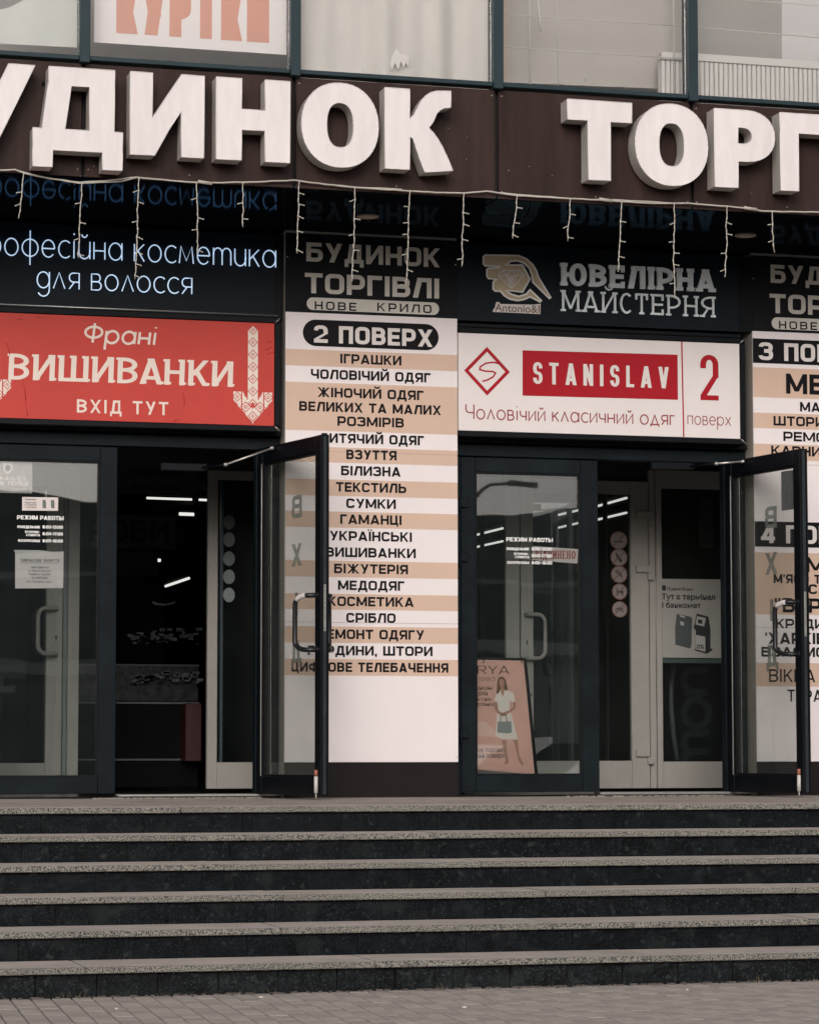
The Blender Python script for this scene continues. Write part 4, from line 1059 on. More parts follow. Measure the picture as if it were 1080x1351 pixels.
# ---- jewellers' sign
YJ = .0
tj = thing('jeweller_sign', 'dark blue jeweller sign with grey block letters and a golden hand and diamond emblem', 'sign', (7, YJ, 3.5))
xj0, xj1 = XP1b+.003, at(974, 380, YJ).x
zjb = at(790, 438.5, YJ).z
box('back_panel', M['navy'], tj, xj0, xj1, YJ, YJ+.09, zjb+.05, ZS-.03)
box('bottom_ledge', M['black'], tj, xj0, xj1, YJ-.04, YJ+.09, zjb-.004, zjb+.025, .004)
box('trim', M['black'], tj, xj1+.001, XP2a-.003, YJ-.004, YJ+.09, zjb+.05, ZS-.03)
wtext('ЮВЕЛІРНА', 740.5, 942.5, 351, 380.5, YJ-.03, M['ice'], tj, St(.24, .19, .46, .44, 2.2, slab=.05, slabh=.16, tr=.16), depth=.02)
wtext('МАЙСТЕРНЯ', 741.5, 942, 386.8, 414.2, YJ-.02, M['ice'], tj, St(.105, .10, .46, .44, 2.1, slab=.075, slabh=.10, tr=.20), depth=.012)
def zpx(pts, ox, oy, s): return [(ox+a/s, oy+b/s) for a, b in pts]
def emb(name, pts, m, y): return flat(name, zpx(pts, 600, 320, 6), m, tj, y)
hand = [(235, 100), (500, 105), (560, 130), (610, 175), (640, 225), (655, 275), (752, 435), (742, 443), (612, 315), (605, 260), (585, 205), (545, 165), (490, 145), (440, 148), (400, 178), (530, 180), (588, 290), (530, 392), (400, 380), (440, 410), (500, 428), (560, 410), (590, 375), (678, 460), (668, 470), (590, 430), (540, 452), (490, 460), (430, 448), (385, 420), (355, 385), (315, 385), (298, 370), (298, 315), (310, 300), (330, 293), (260, 285), (248, 265), (248, 215), (262, 205), (345, 200), (350, 188), (235, 185), (220, 170), (220, 115)]
def hole_mesh(name, polys, m, y, parent):
    G = [[(at(600+a/6, 320+b/6, y).x, at(600+a/6, 320+b/6, y).z) for a, b in p] for p in polys]
    me = union_mesh(name, [G], lambda a, b, d: (a, y, b)); return finish(obj(name, me, m, parent), parent)
hole_mesh('emblem_hand', [hand], M['gold'], YJ-.012, tj)
hp = [(at(600+a/6, 320+b/6, YJ).x, at(600+a/6, 320+b/6, YJ).z) for a, b in hand]
me = union_mesh('emblem_outline', [stroke(hp, .0065, .0065, True)], lambda a, b, d: (a, YJ-.0135, b)); finish(obj('emblem_outline', me, mat('bright_outline', (.88, .86, .82), .5), tj), tj)
dia = [[(370, 222), (505, 222), (540, 262), (440, 365), (340, 262), (370, 222)], [(340, 262), (540, 262)], [(370, 222), (400, 262), (440, 222), (480, 262), (505, 222)], [(400, 262), (440, 365), (480, 262)]]
dg = []
for l in dia: dg += stroke([(at(600+a/6, 320+b/6, YJ).x, at(600+a/6, 320+b/6, YJ).z) for a, b in l], .0045, .0045)
me = union_mesh('emblem_diamond', [dg], lambda a, b, d: (a, YJ-.015, b)); finish(obj('emblem_diamond', me, M['pale'], tj), tj)
hole_mesh('emblem_facet', [[(410, 270), (470, 270), (440, 345)]], M['pale'], YJ-.0135, tj)
hole_mesh('name_plate', [[(325, 470), (350, 470), (360, 485), (620, 490), (678, 483), (675, 565), (300, 548), (300, 535), (315, 515)]], M['pale'], YJ-.012, tj)
wfont('Antonio&I', 652.5, 711.5, 401.5, 411.5, YJ-.0138, mat('brown_print', (.22, .15, .11), .5), tj, bold=.012)
# ================================================================== channel letters on the fascia
YL, DL = FY-.17, .14
ZL0, ZL1 = at(171.5, 203, YL).z, at(171.5, 93.7, YL).z
HL = ZL1-ZL0
BIG = [('У', -72, 45.5), ('Д', 43.5, 162), ('И', 171.5, 269.3), ('Н', 285, 382.6), ('О', 397.6, 499.2), ('К', 507.4, 597.5), ('Т', 748.3, 833.3), ('О', 837.3, 933.2), ('Р', 941.7, 1021.5), ('Г', 1028.3, 1103)]
def big_glyph(ch, W):
    """outlines in units of cap height; W = width / cap height"""
    r = lambda *a: rect(*a)
    if ch == 'У': return [[(W*.70, 1), (W, 1), (W*.56, 0), (W*.26, 0)], [(0, 1), (W*.31, 1), (W*.62, .34), (W*.33, .30)]]
    if ch == 'Д': return [[(.17*W, 1), (.906*W, 1), (.906*W, .78), (.165*W, .78)], [(.165*W, .8), (.43*W, .8), (.42*W, .77), (.356*W, .24), (.094*W, .24)], r(.625*W, .2, .906*W, .8), r(0, 0, W, .255), r(0, -.205, .22*W, .02), r(.775*W, -.205, W, .02)]
    if ch == 'И': return [r(0, 0, .30*W, 1), r(.69*W, 0, W, 1), [(.0, 0), (.30*W, 0), (.69*W+.31*W*.999, 1), (.69*W, 1)], [(.30*W, 0), (.335*W, 0), (.70*W, .62), (W, 1), (.69*W, 1), (.30*W, .46)]]
    if ch == 'Н': return [r(0, 0, .345*W, 1), r(.66*W, 0, W, 1), r(.3*W, .375, .7*W, .625)]
    if ch == 'О':
        o = []; K = 44
        for k in range(K):
            q = []
            for kk, (rx_, ry_) in ((k, (.5*W, .52)), (k+1, (.5*W, .52)), (k+1, (.172*W, .275)), (k, (.172*W, .275))):
                t_ = 2*PI*kk/K; c, s = math.cos(t_), math.sin(t_); n = 2.15 if rx_ > .3*W else 2.4
                q.append((.5*W+rx_*math.copysign(abs(c)**(2/n), c), .5+ry_*math.copysign(abs(s)**(2/n), s)))
            o.append(q)
        return o
    if ch == 'К':
        src = [(455, 455), (470, 440), (482, 415), (496, 388), (515, 365), (535, 352), (558, 346), (611, 345), (611, 408), (585, 410), (568, 420), (556, 434), (548, 455), (538, 472), (527, 485), (542, 500), (556, 518), (575, 548), (593, 585), (619, 645), (512, 652), (500, 622), (488, 590), (476, 552), (468, 528), (455, 515)]
        q = [((a-362)/257*W, 1-(b-337-(a-362)*.042)/302) for a, b in src]
        return [r(0, 0, .365*W, 1), [(q[0][0]-.01, q[0][1])]+q[1:-1]+[(q[-1][0]-.01, q[-1][1])]]
    if ch == 'Т': return [r(0, .745, W, 1), r(.315*W, 0, .665*W, .8)]
    if ch == 'Р':
        o = [r(0, 0, .39*W, 1)]; K = 14
        for k in range(K):
            q = []
            for kk, (x0, rx_, ry_) in ((k, (.52*W, .48*W, .33)), (k+1, (.52*W, .48*W, .33)), (k+1, (.46*W, .16*W, .105)), (k, (.46*W, .16*W, .105))):
                t_ = -PI/2+PI*kk/K; n = 2.2; c, s = math.cos(t_), math.sin(t_)
                q.append((x0+rx_*max(0, c)**(2/n), .67+ry_*math.copysign(abs(s)**(2/n), s)))
            o.append(q)
        o += [[(.3*W, .775), (.47*W, .775), (.53*W, 1), (.3*W, 1)], [(.3*W, .565), (.47*W, .565), (.53*W, .34), (.3*W, .34)]]
        return o
    if ch == 'Г': return [r(0, 0, .37*1.0 if 0 else .36*W/1.0*(.90), 1), r(0, .745, W, 1)]
ordn = {('О', 0): 'white three-dimensional letter О left of the curved К', ('О', 1): 'white three-dimensional letter О between Т and Р'}
labs = ['white raised letter У cut by the left edge of the picture', 'white raised letter Д with two feet and a small trapezoid opening', 'white raised letter И with a thick diagonal, beside the footed Д',
        'white raised letter Н shaped like a Latin H', 'white raised round letter О in the first word, between Н and К', 'white raised letter К with curved arms ending the first word', 'white raised letter Т starting the second word',
        'white raised round letter О in the second word, beside the Т', 'white raised letter Р shaped like a Latin P near the right edge', 'white raised letter Г cut by the right edge of the picture']
for (ch, u0, u1), lab in zip(BIG, labs):
    X0, X1 = at(u0, 160, YL).x, at(u1, 160, YL).x; W = (X1-X0)/HL
    G = [[(a*HL, b*HL) for a, b in p] for p in big_glyph(ch, W)]
    t = thing('channel_letter', lab, 'letter', (X0, FY, ZL0), 'white channel letters on the fascia')
    full = union_mesh('channel_letter_body', [G], onwall(X0, ZL0, YL+.003), DL)
    # face plate and returns as separate parts
    face = union_mesh('face', [G], onwall(X0, ZL0, YL))
    nv = [tuple(v.co) for v in full.vertices]; side = [list(p.vertices) for p in full.polygons if p.material_index == 1]
    sm = bpy.data.meshes.new('return_wall'); sm.from_pydata(nv, [], side)
    bpy.data.meshes.remove(full)
    finish(obj('face', face, M['letter'], t), t); finish(obj('return_wall', sm, M['letter_side'], t), t)
    rim = {}
    for p in face.polygons:
        vv = list(p.vertices)
        for k in range(3): rim[(vv[k], vv[(k+1) % 3])] = 1
    rb = MB()
    for (a, b) in rim:
        if (b, a) not in rim:
            A, B = face.vertices[a].co, face.vertices[b].co
            if (A-B).length > .002: rb.tube([A, B], .0028, 4)
    rb.build('edge_trim', M['letter'], t)
    # stand-off brackets
    br = MB(); xm = (X0+X1)/2
    for f in (.15, .85): br.box(X0+(X1-X0)*f-.01, X0+(X1-X0)*f+.01, YL+DL, FY, ZL0+HL*.85, ZL0+HL*.88)
    br.build('bracket', M['black'], t)
# ================================================================== icicle lights
YG = FY-.03
gl = thing('string_lights', 'white icicle string lights with unlit bulbs drooping along the lower edge of the brown fascia', 'string lights', (5, YG, ZS))
def cable(pts, r, name='cable', y=YG):
    P = []
    rr = random.Random(len(pts)+int(pts[0][0]))
    for i in range(len(pts)-1):
        (a, b), (c, d) = pts[i], pts[i+1]; n = max(2, int(abs(c-a)/9))
        for k in range(n):
            f = k/n; Q = at(a+(c-a)*f, b+(d-b)*f+rr.uniform(-.35, .35), y); P.append(tuple(Q))
    P.append(tuple(at(*pts[-1], y)))
    return MB().tube(P, r, 6).build(name, M['cable'], gl)
top = [(-30, 226), (0, 224.5), (20, 223.5), (35, 229), (65, 235), (105, 240.5), (140, 238), (180, 233.5), (225, 238), (270, 241), (330, 240), (388, 237.5), (430, 243), (480, 248), (530, 251), (575, 253.5), (612, 254.5), (642, 252), (655, 254), (684, 258), (720, 259.5), (760, 262), (800, 264), (860, 268), (900, 267.5), (960, 272), (985, 274.5), (1005, 278), (1040, 279.2), (1110, 280)]
cable(top, .0058)
cable([(20, 223.5), (50, 232), (105, 241.8), (160, 239), (180, 234)], .0045)
cable([(655, 254), (700, 257.5), (745, 261), (780, 263.5), (800, 263), (850, 265), (900, 268.5)], .0045)
cable([(430, 243), (470, 246.5), (530, 249.5)], .0045)
for (u, v) in ((270, 240.5), (989, 275), (798, 263.5)):
    Q = at(u, v, YG-.006); MB().tube([(Q.x-.045, YG-.006, Q.z+.006), (Q.x-.02, YG-.006, Q.z+.002), (Q.x+.05, YG-.006, Q.z-.004)], .0115, 8).build('connector', M['cable'], gl)
strands = [(31, 228, 25, 288), (108, 241, 104, 340), (183, 235, 178, 368), (259, 240, 260, 334), (320, 240.5, 320.5, 299), (394.6, 239, 390.6, 334), (467.9, 247, 465.2, 371), (540.6, 252, 535.8, 381), (611.7, 254.7, 609, 351),
           (682, 258, 676, 314), (752, 261.5, 748, 318), (820, 266, 816.7, 358.5), (889, 268.5, 889, 393.7), (958.5, 272, 956.7, 365), (1018, 279, 1021, 333), (-40, 226, -43, 330), (1092, 280, 1090, 350)]
for i, (a, b, c, d) in enumerate(strands):
    rr = random.Random(i*11+2); n = int((d-b)/5); P = []; mb = MB(); wob = 0
    for k in range(n+1):
        f = k/n; wob = wob*.75+rr.uniform(-.9, .9)
        P.append((a+(c-a)*f+wob*min(1, f*3)*.9, b+(d-b)*f))
    Q = [tuple(at(u, v, YG-.008+rr.uniform(-.006, .006))) for u, v in P]
    mb.tube(Q, .0034, 5)
    # second twisted wire
    Q2 = [(q[0]+.0045*math.cos(k*1.9), q[1]+.0045*math.sin(k*1.9), q[2]) for k, q in enumerate(Q)]
    mb.tube(Q2, .0024, 4)
    s = mb.build('strand', M['cable'], gl)
    bb = MB(); k = rr.randint(3, 5); sg = rr.choice((-1, 1))
    while k < n:
        q = Vector(Q[k]); e = q+Vector((sg*.030, -.006, -.012+rr.uniform(-.006, .014)))
        bb.cyl(q, e, .0034, 6); bb.cyl(e, e+Vector((sg*.009, 0, -.002)), 0.0046, 6); k += rr.randint(3, 5); sg = rr.choice((-1, 1))
    bb.build('bulb', M['cable'], s)
sk_ = mat('pale_fixing', (.35, .33, .30), .5)
fx = MB()
for i in range(-2, 4):
    for du in (-.035, .035, XJ/2):
        for zz in (ZS+.05, ZT-.04):
            fx.cyl((XJ0+i*XJ+du, FY-.003, zz), (XJ0+i*XJ+du, FY+.001, zz), .0045, 6)
for k in range(34):
    rr = random.Random(k); u = rr.uniform(10, 1070); q = at(u, rr.uniform(120, 262), FY-.0005)
    if ZS < q.z < ZT: fx.box(q.x, q.x+rr.uniform(.002, .006), FY-.0012, FY, q.z, q.z+rr.uniform(.002, .008))
fx = fx.build('cladding_fixings', sk_, store); fx['kind'] = 'stuff'
for t_, xa_, xb_ in ((t1, *D1), (t2, xa2, xb2)):
    for zz in (.29, 1.15, 2.05, 2.9, 3.45, 3.9):
        for xx in (xa_+.012, xb_-.012):
            MB().cyl((xx, -.0155, zz), (xx, -.012, zz), .0045, 8).build('fixing', M['steel'], t_)
    for zz in (1.255, 2.49):
        flatrect('sheet_joint', xa_+.001, xb_-.001, zz, zz+.0025, -.0142, mat('joint_shadow_line', (.35, .30, .27), .7), t_)
# ---- recessed soffit lights
for X, Yy in ((at(485, 284, z=ZS).x, at(485, 284, z=ZS).y), (at(983, 309, z=ZS).x, at(983, 309, z=ZS).y), (at(485, 284, z=ZS).x-2.846, at(485, 284, z=ZS).y)):
    d = MB(); d.cyl((X, Yy, ZS-.012), (X, Yy, ZS-.0005), .078, 28)
    d = d.build('downlight', mat('dull_lamp_rim', (.20, .18, .15), .5), store)
    MB().cyl((X, Yy, ZS-.0150), (X, Yy, ZS-.0125), .062, 28).build('diffuser', mat('dull_lamp_disc', (.30, .265, .22), .6), d)
# ================================================================== upper windows: what hangs behind each pane
YW = FY+.16
def wpatch(name, pts, m, y, depth=.004, label=None, cat=None, parent=None):
    q = [at(u, v, y) for u, v in pts]
    mb = MB(); mb.prism([(p.x, p.z) for p in q], lambda a, b, d: (a, y+d, b), 0, depth)
    o = mb.build(name, m, parent)
    if label: tag(o, label, cat)
    return o
Xw = lambda i: XJ0+i*XJ
pt = thing('window_poster', 'white window poster with salmon КУРТКИ lettering in the second upper window', 'poster', (at(250, 60, YW).x, YW, at(250, 60, YW).z))
o = box('sheet', mat('poster_paper', (.82, .76, .77), .6), pt, at(124, 40, YW).x, at(382, 40, YW).x, YW, YW+.004, at(250, 63.5, YW).z, at(250, -150, YW).z)
wtext('КУРТКИ', 153.5, 355, -20, 49.5, YW-.002, mat('salmon_print', (.66, .30, .22), .6), pt, St(.225, .12, .30, .16, 2.4, tr=.09))
wpatch('sheet_one', [(-60, -150), (106, -150), (106, 62.5), (-60, 54)], mat('pale_grey_paper', (.60, .60, .57), .7, var=.07, vs_=3), YW)
bpy.data.objects['sheet_one'].name = 'paper_sheet'; tag(bpy.data.objects['paper_sheet'], 'pale grey paper sheet with a dark smudge in the leftmost upper window', 'paper sheet')
o = wpatch('smudge', [(-5, -20), (34, -20), (30, 0), (12, 9), (-5, 13)], mat('grey_smudge', (.22, .215, .21), .8), YW-.003, .002, parent=bpy.data.objects['paper_sheet'])
# folds of a taped greige curtain
cm = mat('greige_cloth', (.64, .60, .57), .85, var=.07, vs_=1.6, bump=.6, bs=2.2, stretch=(1.6, 1, .7))
mb = bmesh.new(); X0, X1 = at(396, 50, YW).x, at(648, 50, YW).x; n = 60; gv = []
for i in range(n+1):
    f = i/n; yy = YW+.03*math.sin(f*9)+.018*math.sin(f*23+1)+.012*math.sin(f*41)
    gv.append((mb.verts.new((X0+(X1-X0)*f, yy, ZW)), mb.verts.new((X0+(X1-X0)*f, yy+.02*math.sin(f*12), ZW+2))))
for i in range(n): f_ = mb.faces.new([gv[i][0], gv[i+1][0], gv[i+1][1], gv[i][1]]); f_.smooth = True
me = bpy.data.meshes.new('curtain'); mb.to_mesh(me); mb.free()
cu = obj('curtain', me, cm); tag(cu, 'greige curtain hanging in folds behind the middle upper window', 'curtain')
wpatch('tape_patch', [(514, 84), (518, 70), (523, 63), (527, 70), (539, 73), (538, 88), (535, 82), (532, 90), (529, 80), (525, 92), (521, 82), (517, 92)], mat('torn_tape', (.72, .68, .66), .7), YW-.05, .001, 'torn whitish tape stuck low on the middle upper window', 'tape')
wpatch('light_edge', [(478, 80), (481, 86), (485, 96), (482, 95)], mat('torn_tape', (.72, .68, .66), .7), YW-.05, .001, parent=cu)
# window four and five: wires, post, radiators
gm = mat('greige_back', (.46, .42, .395), .85, var=.05, vs_=1.2)
o = wpatch('back_panel', [(660, -150), (904, -150), (904, 118), (660, 108)], gm, YW+.35, .01); o.name = 'back_screen'; tag(o, 'greige back screen behind the fourth upper window', 'screen')
o = wpatch('pale_band', [(664, -150), (671, -150), (671, 108), (664, 108)], mat('pinkish_band', (.55, .44, .38), .8), YW+.33, .005, parent=o)
o = wpatch('back_panel', [(914, -150), (1031, -150), (1031, 84), (914, 76)], mat('greige_back_dark', (.36, .335, .32), .85, var=.05, vs_=1.5), YW+.35, .01); o.name = 'back_screen'; tag(o, 'darker greige back screen behind the rightmost upper window', 'screen')
o = wpatch('back_panel', [(1031, -150), (1200, -150), (1200, 95), (1031, 84)], mat('pale_back', (.62, .59, .60), .85), YW+.35, .01); o.name = 'pale_screen'; tag(o, 'pale screen at the far right upper window above the radiator', 'screen')
wt = thing('white_rods', 'thin white level and upright rods in the right hand upper windows', 'rods', (at(780, 60, YW+.2).x, YW+.2, ZW))  # thin white lines modelled as rods behind the panes
for (a, b, c, d) in ((663, 18.5, 906, 34.5), (663, 61.5, 906, 77.5), (912, 34.5, 1110, 52), (985, 0, 1110, 9.5)):
    MB().tube([tuple(at(a, b, YW+.1)), tuple(at(c, d, YW+.1))], .0036, 6).build('wire', M['white_paint'], wt)
for u, r_ in ((698, .008), (888.5, .0075), (735, .0025)):
    P, Q = at(u-.5, -150, YW+.12), at(u+.6, 125, YW+.12); MB().tube([(Q.x, YW+.12, P.z), (Q.x, YW+.12, ZW)], r_, 8).build('upright', M['white_paint'], wt)
MB().tube([tuple(at(709, 0, YW+.08)), tuple(at(713, 41, YW+.08))], .009, 6).build('hanging_strip', M['white_paint'], wt)
for (a, b, c, d) in ((770, 96, 773, 107), (731, 108.5, 742, 110.5), (819, 112.5, 828, 115)):
    MB().tube([tuple(at(a, b, YW+.02)), tuple(at(c, d, YW+.02))], .004, 5).build('scrap', M['white_paint'], wt)
rd = mat('radiator_enamel', (.66, .62, .60), .45)
for (u0, u1, v0, lab) in ((871, 904, 68.5, 'narrow end of a white ribbed radiator in the fourth upper window'), (916, 1240, 70.5, 'long white ribbed radiator in the rightmost upper window')):
    yy = YW+.14; Xa, Xb = at(u0, 90, yy).x, at(u1, 90, yy).x; zt_ = at(u0, v0, yy).z
    t = thing('radiator', lab, 'radiator', ((Xa+Xb)/2, yy, ZW))
    box('top_grille', rd, t, Xa, Xb, yy-.02, yy+.08, zt_-.055, zt_, .004)
    x = Xa
    while x < Xb-.01:
        box('rib', rd, t, x+.003, min(x+.033, Xb), yy-.012, yy+.03, ZW, zt_-.057, .005); x += .036
    box('back_plate', rd, t, Xa, Xb, yy+.031, yy+.06, ZW, zt_-.06)
# ================================================================== door stickers, notices and posters
YS = DY+.0255
wm = mat('white_film', (.80, .79, .77), .5)
SB = St(.27, .24, .26, .22, 2.4, tr=.07)
def hours(dx_u, dv, label, parent_y=YS):
    t = thing('opening_hours', label, 'window lettering', (at(22+dx_u, 720+dv, YS).x, YS, at(22+dx_u, 720+dv, YS).z), 'opening hours on the door glass')
    def T(s, u0, u1, v0, v1): wtext(s, u0+dx_u, u1+dx_u, v0+dv, v1+dv, YS, wm, t, SB)
    T('РЕЖИМ РАБОТЫ', 22.5, 84, 680.3, 685.8); T('ПОНЕДЕЛЬНИК', 23, 53, 693.5, 697); T('8:00-15:00', 56, 83, 693.3, 697.5)
    T('ВТОРНИК-', 33, 53, 700.3, 703.3); T('СУББОТА', 34.5, 53, 704.3, 707.5); T('8:00-17:00', 56, 83, 702.3, 706.5)
    T('ВОСКРЕСЕНЬЕ', 24, 53, 711.7, 715); T('8:00-16:00', 56, 83, 711.5, 715.7)
hours(0, 0, 'small white opening hours lettering on the far left door glass')
hours(645, 29, 'small white opening hours lettering on the shut door under the STANISLAV box')
def sheet(name, pts, m, y, label, cat, group=None, th=.002):
    q = [at(u, v, y) for u, v in pts]; c = q[0]
    t = thing(name, label, cat, tuple(sum(q, Vector())/len(q)), group)
    MB().prism([(p.x, p.z) for p in q], lambda a, b, d: (a, y+d, b), 0, th).build('sheet', m, t)
    return t
t = sheet('notice', [(20, 730), (84, 727.5), (83.5, 776), (20, 776.5)], M['paper'], DY+.045, 'white taped shelter notice sheet on the far left door', 'notice')
tm = mat('notice_ink', (.10, .09, .09), .6)
TN = St(.16, .15, .4, .38, 2.1, tr=.12)
for s, a, b, v in (('ТИМЧАСОВЕ УКРИТТЯ', 27, 78, 739.5), ('знаходиться', 41, 64, 748.3), ('в підвалі нашого', 38, 67, 753), ('будинку торгівлі', 38, 67, 757.5), ('ЗА АДРЕСОЮ', 42, 62.5, 762.5), ('вул. Гончарова, буд. 6', 35, 69, 767.3)):
    if s.isupper(): wtext(s, a, b, v-(2 if len(s) > 12 else 1.4), v+(2 if len(s) > 12 else 1.4), DY+.0435, tm, t, TN)
    else: wfont(s, a, b, v-1.4, v+1.4, DY+.0435, tm, t, bold=.01)
flat('underline', [(27, 742.4), (78, 742.9), (78, 743.4), (27, 742.9)], tm, t, DY+.0435)
sheet('paper_strip', [(18, 725.5), (55, 726), (74, 729), (20, 729.5)], mat('strip_paper', (.55, .56, .54), .6), DY+.047, 'narrow perforated paper strip above the taped notice', 'paper strip')
t = sheet('sticker', [(29.3, 655.6), (76.8, 656.3), (76.5, 674), (29.3, 673.5)], mat('sticker_white', (.70, .63, .60), .5), YS-.001, 'small white bank sticker with two tiny terminals on the far left door', 'sticker')
for s, a, b, v in (('ПриватБанк', 33, 48, 658.8), ('Відділення', 33, 48, 663), ('в Приваті', 33, 48.5, 666), ('і терміналі', 33, 48, 669)): wfont(s, a, b, v-.9, v+.9, YS-.0025, tm, t, bold=.02)
for u in (58.2, 69.3): flat('terminal_print', [(u-2.3, 660), (u+1, 659.3), (u+2.6, 662), (u+2.6, 670.6), (u-2, 670)], mat('sticker_grey', (.14, .15, .14), .6), t, YS-.0025)
t = sheet('police_sticker', [(-45, 604.5), (42.6, 607), (42.6, 651), (-45, 649)], mat('grey_sticker', (.44, .40, .385), .6, var=.15, vs_=14), DY+.045, 'grey police notice with a shield emblem at the top of the far left door', 'sticker')
pm = mat('pale_pink_print', (.78, .68, .67), .6)
wtext('ДІЛЬНИЧНИЙ', -42, 33, 628.5, 633.5, DY+.0435, pm, t, SB); wtext('ОФІЦЕР-НИК ПОЛІЦІЇ', -42, 37.5, 634.5, 640, DY+.0435, pm, t, SB); wtext('04:023', 17, 35, 644, 649, DY+.0435, pm, t, St(.15, .14, .3, .3, 2.2, tr=.15))
flat('shield', [(4, 610), (16.5, 610.5), (16.8, 619), (14, 623.5), (10, 626), (6.5, 623.5), (4, 619)], pm, t, DY+.0435)
flat('shield_mark', [(7, 615), (10, 613), (14, 615), (13.5, 620), (10, 622), (7.5, 620)], mat('grey_sticker_dark', (.2, .19, .19), .6), t, DY+.0420)
# ВІДЧИНЕНО card
t = sheet('open_card', [(702.5, 720.5), (762.5, 724.5), (761.5, 743.5), (702, 739)], mat('card_pink_white', (.66, .58, .56), .6), DY+.06, 'white ВІДЧИНЕНО card hanging crooked inside the shut right door', 'card')
wtext('ВІДЧИНЕНО', 706, 758.5, 726.3, 737.3, DY+.0585, mat('brick_red_print', (.30, .055, .045), .6), t, St(.17, .10, .42, .40, 2.0, slab=.05, slabh=.08, tr=.13))
# ARYA poster
YA = DY+.075
t = sheet('fashion_poster', [(612, 869), (691.5, 870.5), (706.5, 1022), (612, 1014)], mat('salmon_poster', (.66, .39, .32), .6, var=.10, vs_=3), YA, 'pink fashion poster of a woman in a white dress standing behind the shut right door', 'poster')
YB = YA-.0018; dk = mat('poster_dark_print', (.05, .035, .03), .6)
wtext('ARYA', 614, 671.5, 878.5, 889, YB, dk, t, St(.16, .09, .3, .3, 2.1, slab=.05, slabh=.06, tr=.16)); wtext('1980', 629.5, 653, 893.5, 898.7, YB, dk, t, St(.10, .09, .46, .44, 2.0, tr=.3))
for s, a, b, v, h in (('дизайні', 630, 650, 907.5, 2.4), ('гардероби', 622, 643, 914.5, 3), ('новий стиль', 617, 648, 922.3, 2.4), ('від виробника', 614, 651, 929, 2.4), ('будинок торгівлі', 610, 665, 989.5, 3), ('перший поверх', 613, 665, 997, 3)): wfont(s, a, b, v-h, v+h, YB, dk, t, bold=.008)
def pz(pts, m, name, y=YB-.0016): return flat(name, [(620+a/7.95, 860+b/7.95) for a, b in pts], m, t, y)
sk = mat('printed_skin', (.42, .235, .17), .6); hr = mat('printed_hair', (.16, .09, .055), .6); dr = mat('printed_dress', (.74, .67, .61), .6); bgm = mat('printed_bag', (.24, .27, .27), .6); sh = mat('printed_shade', (.40, .19, .15), .6)
pz([(75, 730), (150, 735), (230, 790), (340, 900), (75, 880)], mat('salmon_light', (.74, .50, .43), .6), 'backdrop_fold', YB)
pz([(290, 285), (310, 262), (345, 264), (372, 292), (382, 340), (398, 398), (370, 405), (345, 385), (310, 400), (300, 440), (275, 440), (280, 380), (285, 320)], hr, 'printed_hair', YB-.001)
pz([(305, 295), (330, 280), (355, 300), (358, 340), (345, 370), (325, 378), (308, 350)], sk, 'printed_face')
pz([(322, 370), (350, 365), (352, 415), (345, 470), (325, 425)], sk, 'printed_neck', YB-.0012)
pz([(250, 530), (285, 535), (300, 620), (340, 640), (420, 610), (455, 575), (445, 530), (475, 530), (478, 590), (430, 630), (350, 680), (290, 650), (250, 590)], sk, 'printed_arm', YB-.0030)
pz([(275, 450), (320, 415), (340, 475), (365, 408), (410, 410), (455, 440), (472, 525), (435, 530), (420, 500), (410, 600), (440, 680), (500, 920), (330, 920), (265, 880), (280, 660), (285, 520), (250, 520)], dr, 'printed_dress', YB-.0022)
pz([(330, 925), (380, 925), (385, 1060), (405, 1150), (395, 1180), (355, 1178), (372, 1140), (350, 1030)], sk, 'printed_leg'); pz([(452, 925), (498, 925), (510, 1080), (565, 1190), (540, 1192), (505, 1140), (485, 1040)], sk, 'printed_leg')
pz([(288, 735), (430, 730), (438, 845), (400, 858), (285, 848)], bgm, 'printed_bag', YB-.0036)
me = union_mesh('printed_strap', [stroke([(lambda q: (q.x, q.z))(at(620+a/7.95, 860+b/7.95, YB)) for a, b in ((315, 735), (320, 665), (345, 655), (375, 670), (385, 735))], .003, .003)], lambda a, b, d: (a, YB-.004, b)); finish(obj('printed_strap', me, dk, t), t)
# clips and dark border strips of the poster
fb = MB()
for pts in (((612, 868.5), (692, 870)), ((692, 870), (694, 890), (701, 960), (707, 1022))):
    fb.tube([tuple(at(u, v, YA+.004)) for u, v in pts], .011 if len(pts) == 2 else .014, 6)
fb.build('border_tube', M['joint'], t)
for (u, v, du, dv) in ((638, 873, 0, 6), (688, 873, 0, 6), (697, 917, -5, 0), (702, 967, -5, 0), (699, 930, 1, 3)):
    P, Q = at(u-du, v-dv, YA-.006), at(u+du*.3, v+dv*.3, YA-.006); MB().tube([tuple(P), tuple(Q)], .004, 5).build('clip', M['joint'], t)
